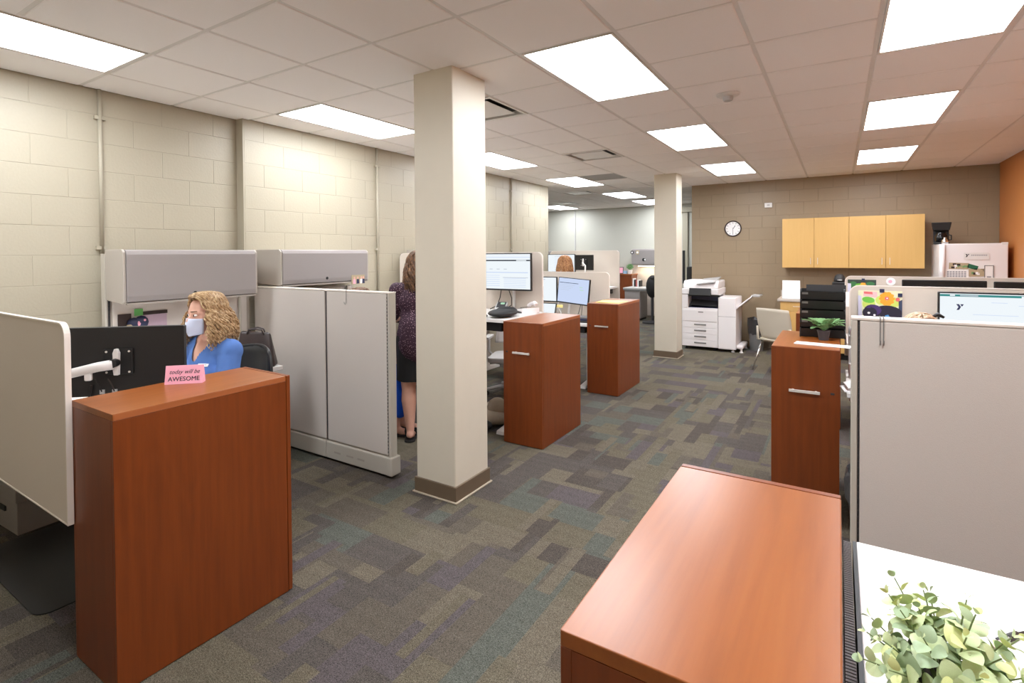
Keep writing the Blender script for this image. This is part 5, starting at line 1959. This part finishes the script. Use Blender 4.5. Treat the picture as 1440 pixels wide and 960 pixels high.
def eyes(parent, c, rot):
    for s in (-1, 1):
        p = Vector(c) + rot @ Vector((s * .031, .0735, .003))
        e = MB().ell((0, 0, 0), .0130, .0115, .0075, 14, 10, rot).build('eye', M['eye_white'], parent, loc=p, smooth=True)
        MB().ell(rot @ Vector((0, .0082, 0)), .0064, .0045, .0064, 10, 8, rot).build('iris', M['eye_dark'], e, smooth=True)
        MB().cap(Vector(c) + rot @ Vector((s * .016, .089, .0255)), Vector(c) + rot @ Vector((s * .047, .072, .0275)), .0032, .0022, 8).build('eyebrow', M['hair_brown'], parent)


def person(name_label, loc, rz, sit, S_, hair_m, hair_kw, top_m, bottom, hands='desk', voxel=.0085, head_tilt=0.0, sleeve='short', lean=0.0, broad=1.0, desk=.82, skirt_z=None, shoe='black', face=True):
    """one continuous body; faces +y locally. sit: seat height or None for standing"""
    t = thing('person', name_label, 'person', loc, rz)
    b = MB()
    k = S_
    if sit is not None:
        hz = sit + .085 * k
    else:
        hz = .90 * k
    L_ = lambda x, y, z: Vector((x * k * broad, y * k + (z - 0) * 0, z))
    tz = lambda v: hz + v * k
    ly = lambda v: lean * v * k
    hip, waist, chest, neck0 = (0, 0, hz), (0, ly(.20), tz(.20)), (0, ly(.38), tz(.38)), (0, ly(.52) - .01, tz(.515))
    hc = Vector((0, ly(.68) + .030 * k, tz(.665)))
    rot = Matrix.Rotation(head_tilt, 3, 'X')
    bw = broad
    # torso
    b.ell((0, -.01, hz + .02 * k), .165 * k * bw, .125 * k * bw, .13 * k, 24, 16)
    b.ell(waist, .135 * k * bw, .105 * k * bw, .17 * k, 24, 16)
    b.ell((0, ly(.36), tz(.36)), .155 * k * bw, .110 * k * bw, .17 * k, 24, 16)
    b.cap((-.115 * k * bw, ly(.46), tz(.455)), (.115 * k * bw, ly(.46), tz(.455)), .062 * k, .062 * k)
    for s in (-1, 1):
        b.ell((s * .07 * k * bw, ly(.34) + .075 * k, tz(.33)), .068 * k * bw, .060 * k * bw, .066 * k, 16, 12)
        b.cap((s * .05 * k, ly(.5), tz(.50)), (s * .13 * k * bw, ly(.46), tz(.465)), .048 * k, .05 * k)
    b.cap(neck0, hc + Vector((0, -.018, -.05)), .055 * k, .048 * k)
    head_shape(b, hc, rot, True)
    # arms
    arms = {}
    for s in (-1, 1):
        sh = Vector((s * .175 * k * bw, ly(.46), tz(.455)))
        if hands == 'desk':
            el = sh + Vector((s * .045, .07, -.265 * k))
            wr = Vector((s * .12, el.y + .225, desk + .035))
            dd, up = Vector((-s * .15, 1, -.05)), Vector((0, .05, 1))
        elif hands == 'lap':
            el = sh + Vector((s * .04, .04, -.27 * k))
            wr = Vector((s * .09, el.y + .22, hz + .11))
            dd, up = Vector((-s * .4, 1, -.1)), Vector((0, .05, 1))
        elif hands == 'front':
            el = sh + Vector((s * .055, .03, -.275 * k))
            wr = el + Vector((-s * .06, .23, .02))
            dd, up = Vector((-s * .25, 1, .0)), Vector((0, .05, 1))
        else:
            el = sh + Vector((s * .055, -.02, -.28 * k))
            wr = el + Vector((s * .01, .06, -.245 * k))
            dd, up = Vector((0, .15, -1)), Vector((s, .2, 0))
        b.ell(sh, .058 * k, .058 * k, .058 * k, 14, 10)
        b.cap(sh, el, .050 * k * bw, .039 * k * bw)
        b.cap(el, wr, .039 * k * bw, .026 * k)
        hand(b, wr, dd, up, -s if hands != 'hang' else 1, .35, .95 * k)
        arms[s] = (sh, el, wr)
    # legs
    legs = {}
    for s in (-1, 1):
        hp = Vector((s * .085 * k * bw, 0, hz - .02 * k))
        if sit is not None:
            kn = Vector((s * .10 * k * bw, .42 * k, hz - .03))
            an = Vector((s * .10 * k, .40 * k, .085))
        else:
            kn = Vector((s * .090 * k * bw, .015, .49 * k))
            an = Vector((s * .085 * k, -.015, .085))
        b.cap(hp, kn, .088 * k * bw, .060 * k * bw)
        cf = kn.lerp(an, .32) + Vector((0, -.014, 0))
        b.cap(kn, cf, .055 * k * bw, .060 * k * bw)
        b.cap(cf, an, .060 * k * bw, .036 * k)
        b.cap(an + Vector((0, -.02, -.03)), an + Vector((0, .10, -.055)), .034, .024)
        b.cap(an + Vector((0, .05, -.052)), an + Vector((s * .008, .155, -.064)), .034, .020)
        for q in range(5):
            b.cap(an + Vector((s * (-.022 + .012 * q), .155 - .007 * q, -.066)), an + Vector((s * (-.022 + .012 * q), .180 - .011 * q, -.069)), .0095 if q else .012, .0085 if q else .0105, 8)
        legs[s] = (hp, kn, an)
    fuse(b, 'body', M['skin'], t, voxel)
    # top
    g = .010
    c_ = MB()
    c_.ell((0, -.01, hz + .06 * k), .168 * k * bw + g, .128 * k * bw + g, .15 * k, 24, 16)
    c_.ell(waist, .140 * k * bw + g, .112 * k * bw + g, .19 * k, 24, 16)
    c_.ell((0, ly(.36), tz(.36)), .157 * k * bw + g, .113 * k * bw + g, .168 * k, 24, 16)
    c_.cap((-.115 * k * bw, ly(.46), tz(.455)), (.115 * k * bw, ly(.46), tz(.455)), .064 * k + g, .064 * k + g)
    for s in (-1, 1):
        c_.ell((s * .07 * k * bw, ly(.34) + .075 * k, tz(.33)), .072 * k * bw + g, .062 * k * bw + g, .07 * k, 16, 12)
        c_.cap((s * .055 * k, ly(.5), tz(.492)), (s * .13 * k * bw, ly(.46), tz(.465)), .050 * k + .006, .052 * k + g)
        sh, el, wr = arms[s]
        c_.ell(sh, .060 * k + g, .060 * k + g, .060 * k + g, 14, 10)
        if sleeve == 'short':
            c_.cap(sh, sh.lerp(el, .80), .054 * k * bw + g, .050 * k * bw + g)
        else:
            c_.cap(sh, el, .054 * k * bw + g, .046 * k * bw + g)
            c_.cap(el, el.lerp(wr, .85), .046 * k * bw + g, .034 * k + g)
    if skirt_z and sit is None:
        c_.cap((0, -.005, hz - .02), (0, -.005, hz + .12), .175 * k * bw, .165 * k * bw)
    zc = tz(.505)

    def cut(v):
        fy = v.y - ly(.46)
        vneck = v.z > tz(.40) and fy > 0 and abs(v.x) < (v.z - tz(.385)) * .55
        ring = v.z > tz(.492) and (v.x / (.085 * k)) ** 2 + ((fy) / (.085 * k)) ** 2 < 1.0
        return vneck or ring or v.z > tz(.57)
    fuse(c_, 'top', top_m, t, voxel, 5, cut)
    # bottom
    if bottom is not None:
        m_ = bottom
        d_ = MB()
        if sit is not None:
            d_.ell((0, -.01, hz), .178 * k * bw, .140 * k * bw, .11 * k, 24, 14)
            if skirt_z is None:
                for s in (-1, 1):
                    hp, kn, an = legs[s]
                    d_.cap(hp, kn, .100 * k * bw, .072 * k * bw)
                    d_.cap(kn, an + Vector((0, 0, .03)), .072 * k * bw, .055 * k)
            else:
                for s in (-1, 1):
                    hp, kn, an = legs[s]
                    d_.cap(hp, kn, .110 * k * bw, .085 * k * bw)
                    d_.cap(kn, Vector((an.x * 1.25, kn.y + .02, skirt_z + .07)), .082 * k * bw, .070 * k)
                kl = legs[-1][1]
                d_.cap((0, kl.y, kl.z - .02), (0, kl.y + .01, skirt_z + .07), .08 * k, .075 * k)
        else:
            d_.ell((0, -.012, hz + .02), .182 * k * bw, .142 * k * bw, .13 * k, 24, 14)
            if skirt_z is None:
                for s in (-1, 1):
                    hp, kn, an = legs[s]
                    d_.cap(hp, kn, .105 * k * bw, .074 * k * bw)
                    d_.cap(kn, an + Vector((0, 0, .02)), .074 * k * bw, .055 * k)
            else:
                d_.cap((-.06 * k * bw, 0, hz), (-.065 * k * bw, 0, skirt_z), .125 * k * bw, .118 * k * bw)
                d_.cap((.06 * k * bw, 0, hz), (.065 * k * bw, 0, skirt_z), .125 * k * bw, .118 * k * bw)
                d_.cap((0, 0, hz), (0, 0, skirt_z), .125 * k * bw, .115 * k * bw)
        fuse(d_, 'skirt' if skirt_z else 'trousers', m_, t, voxel, 5, (lambda v: v.z < skirt_z) if skirt_z else None)
    for s in (-1, 1):
        hp, kn, an = legs[s]
        sh = MB().prism([(an.x + x_, an.y + .05 + y_) for x_, y_ in rounded(-.046, -.125, .046, .145, .044)], 'z', .0, .016)
        sh.build('shoe', M['black_m'], t, bevel=.004)
        MB().tube([(an.x - .046, an.y + .10, .012), (an.x - .035, an.y + .09, .050), (an.x, an.y + .085, .066), (an.x + .035, an.y + .09, .050), (an.x + .046, an.y + .10, .012)], .008, 8).build('shoe_strap', M['black_m'], t, smooth=True)
    if face:
        eyes(t, hc, rot)
    hair('hair', hair_m, t, hc, rot, **hair_kw)
    return t, hc, rot, arms, tz, ly


# 1: seated woman in blue, mask, curly hair
p1, hc, rot, arms, tz, ly = person('seated woman in blue shirt and white mask with curly blond hair', (W1.x, W1.y, .006), W1RZ, .488, 1.03, M['hair_blond'],
                                   dict(length=.225, seed=4, locks=320, curl=.014, freq=26, width=.0058, vol=1.05, front=66, top=.93, flare=.062), M['blue'], M['navy'], 'desk', .0075, head_tilt=-.05, lean=.06)
# mask: a shaped patch over nose, mouth and chin with ear loops
vs, fs = [], []
n, m = 18, 12
for i in range(m + 1):
    v = i / m
    for k in range(n + 1):
        u = k / n * 2 - 1
        a = u * 1.22
        z = -.012 - .108 * v + .016 * abs(u) * (v - .35)
        r_ = 1.0 + .10 * math.exp(-(u / .28) ** 2) * math.sin(PI * min(1, v * .9 + .1))
        taper = 1.0 - .30 * max(0, v - .45)
        x, y = .0735 * math.sin(a) * taper, .020 + (.079 * math.cos(a)) * r_ + .012 * math.sin(PI * v) * (1 - abs(u))
        vs.append(hc + rot @ Vector((x, y, z)))
for i in range(m):
    for k in range(n):
        a = i * (n + 1) + k
        fs.append((a, a + 1, a + n + 2, a + n + 1))
mk = MB().add(vs, fs).build('face_mask', M['mask'], p1, smooth=True)
so = mk.modifiers.new('thick', 'SOLIDIFY')
so.thickness = .003
for s in (-1, 1):
    MB().tube([hc + rot @ Vector((s * .068, .040, -.005)), hc + rot @ Vector((s * .080, .0, .012)), hc + rot @ Vector((s * .082, -.03, -.01)), hc + rot @ Vector((s * .070, .02, -.07))], .0015, 6).build('ear_loop', M['mask'], mk)
# badge on her left chest
bd = MB().box(-.033, -.002, -.010, .033, .002, .010).build('name_badge', M['paper'], p1, bevel=.002)
bd.location = (-.094, .1435, .972)
bd.rotation_euler = (.80, 0, .42)
MB().box(-.022, .0021, -.002, .022, .0026, .003).build('badge_line', M['ink_grey'], bd)

# 2: standing woman in a speckled blouse, seen from behind
person('standing woman in dark purple speckled blouse half hidden by column', (-1.433, 1.302, 0), math.atan2(.843, -.538) - PI / 2, None, .965, M['hair_brown'],
       dict(length=.25, seed=8, locks=300, curl=.019, freq=12, width=.0065, vol=1.08, front=60), M['blouse'], M['skirt'], 'front', .0085, broad=1.13, skirt_z=.53, lean=0.0)
# 3: seated woman in a long blue dress, mostly behind the partition
person('seated person in long royal blue dress behind the left partition', (-2.06, 1.175, 0), -PI / 2 + .5, .47, .94, M['hair_brown'],
       dict(length=.12, seed=9, locks=120, curl=.008, freq=10, width=.009, vol=1.03, front=60), M['royal'], M['royal'], 'lap', .010, skirt_z=.16)
# 4: worker in the far cubicle
person('standing worker with light brown hair in the far cubicle', (-2.00, 5.36, 0), .12, None, .925, M['hair_light'],
       dict(length=.22, seed=10, locks=170, curl=.007, freq=9, width=.008, vol=1.12, front=58), M['grey'], M['skirt'], 'desk', .010, desk=1.08)
# 5: seated worker behind the right partition
person('seated worker with ash blond hair behind the right partition', (2.02, 1.40, 0), 0.0, .445, .93, M['hair_ash'],
       dict(length=.16, seed=11, locks=190, curl=.004, freq=8, width=.006, vol=.98, front=55), M['navy'], M['skirt'], 'desk', .010, desk=.79)
t5 = [o for o in bpy.data.objects if o.name.startswith('person')][-1]
MB().tube([(.02, -.02, .0), (.05, -.01, .02), (.075, -.02, .005)], [.006, .012, .006], 8).build('hair_clip', M['black'], t5, loc=(0.02, .02, (.445 + .085 * .93 + .665 * .93 + .118)), smooth=True)
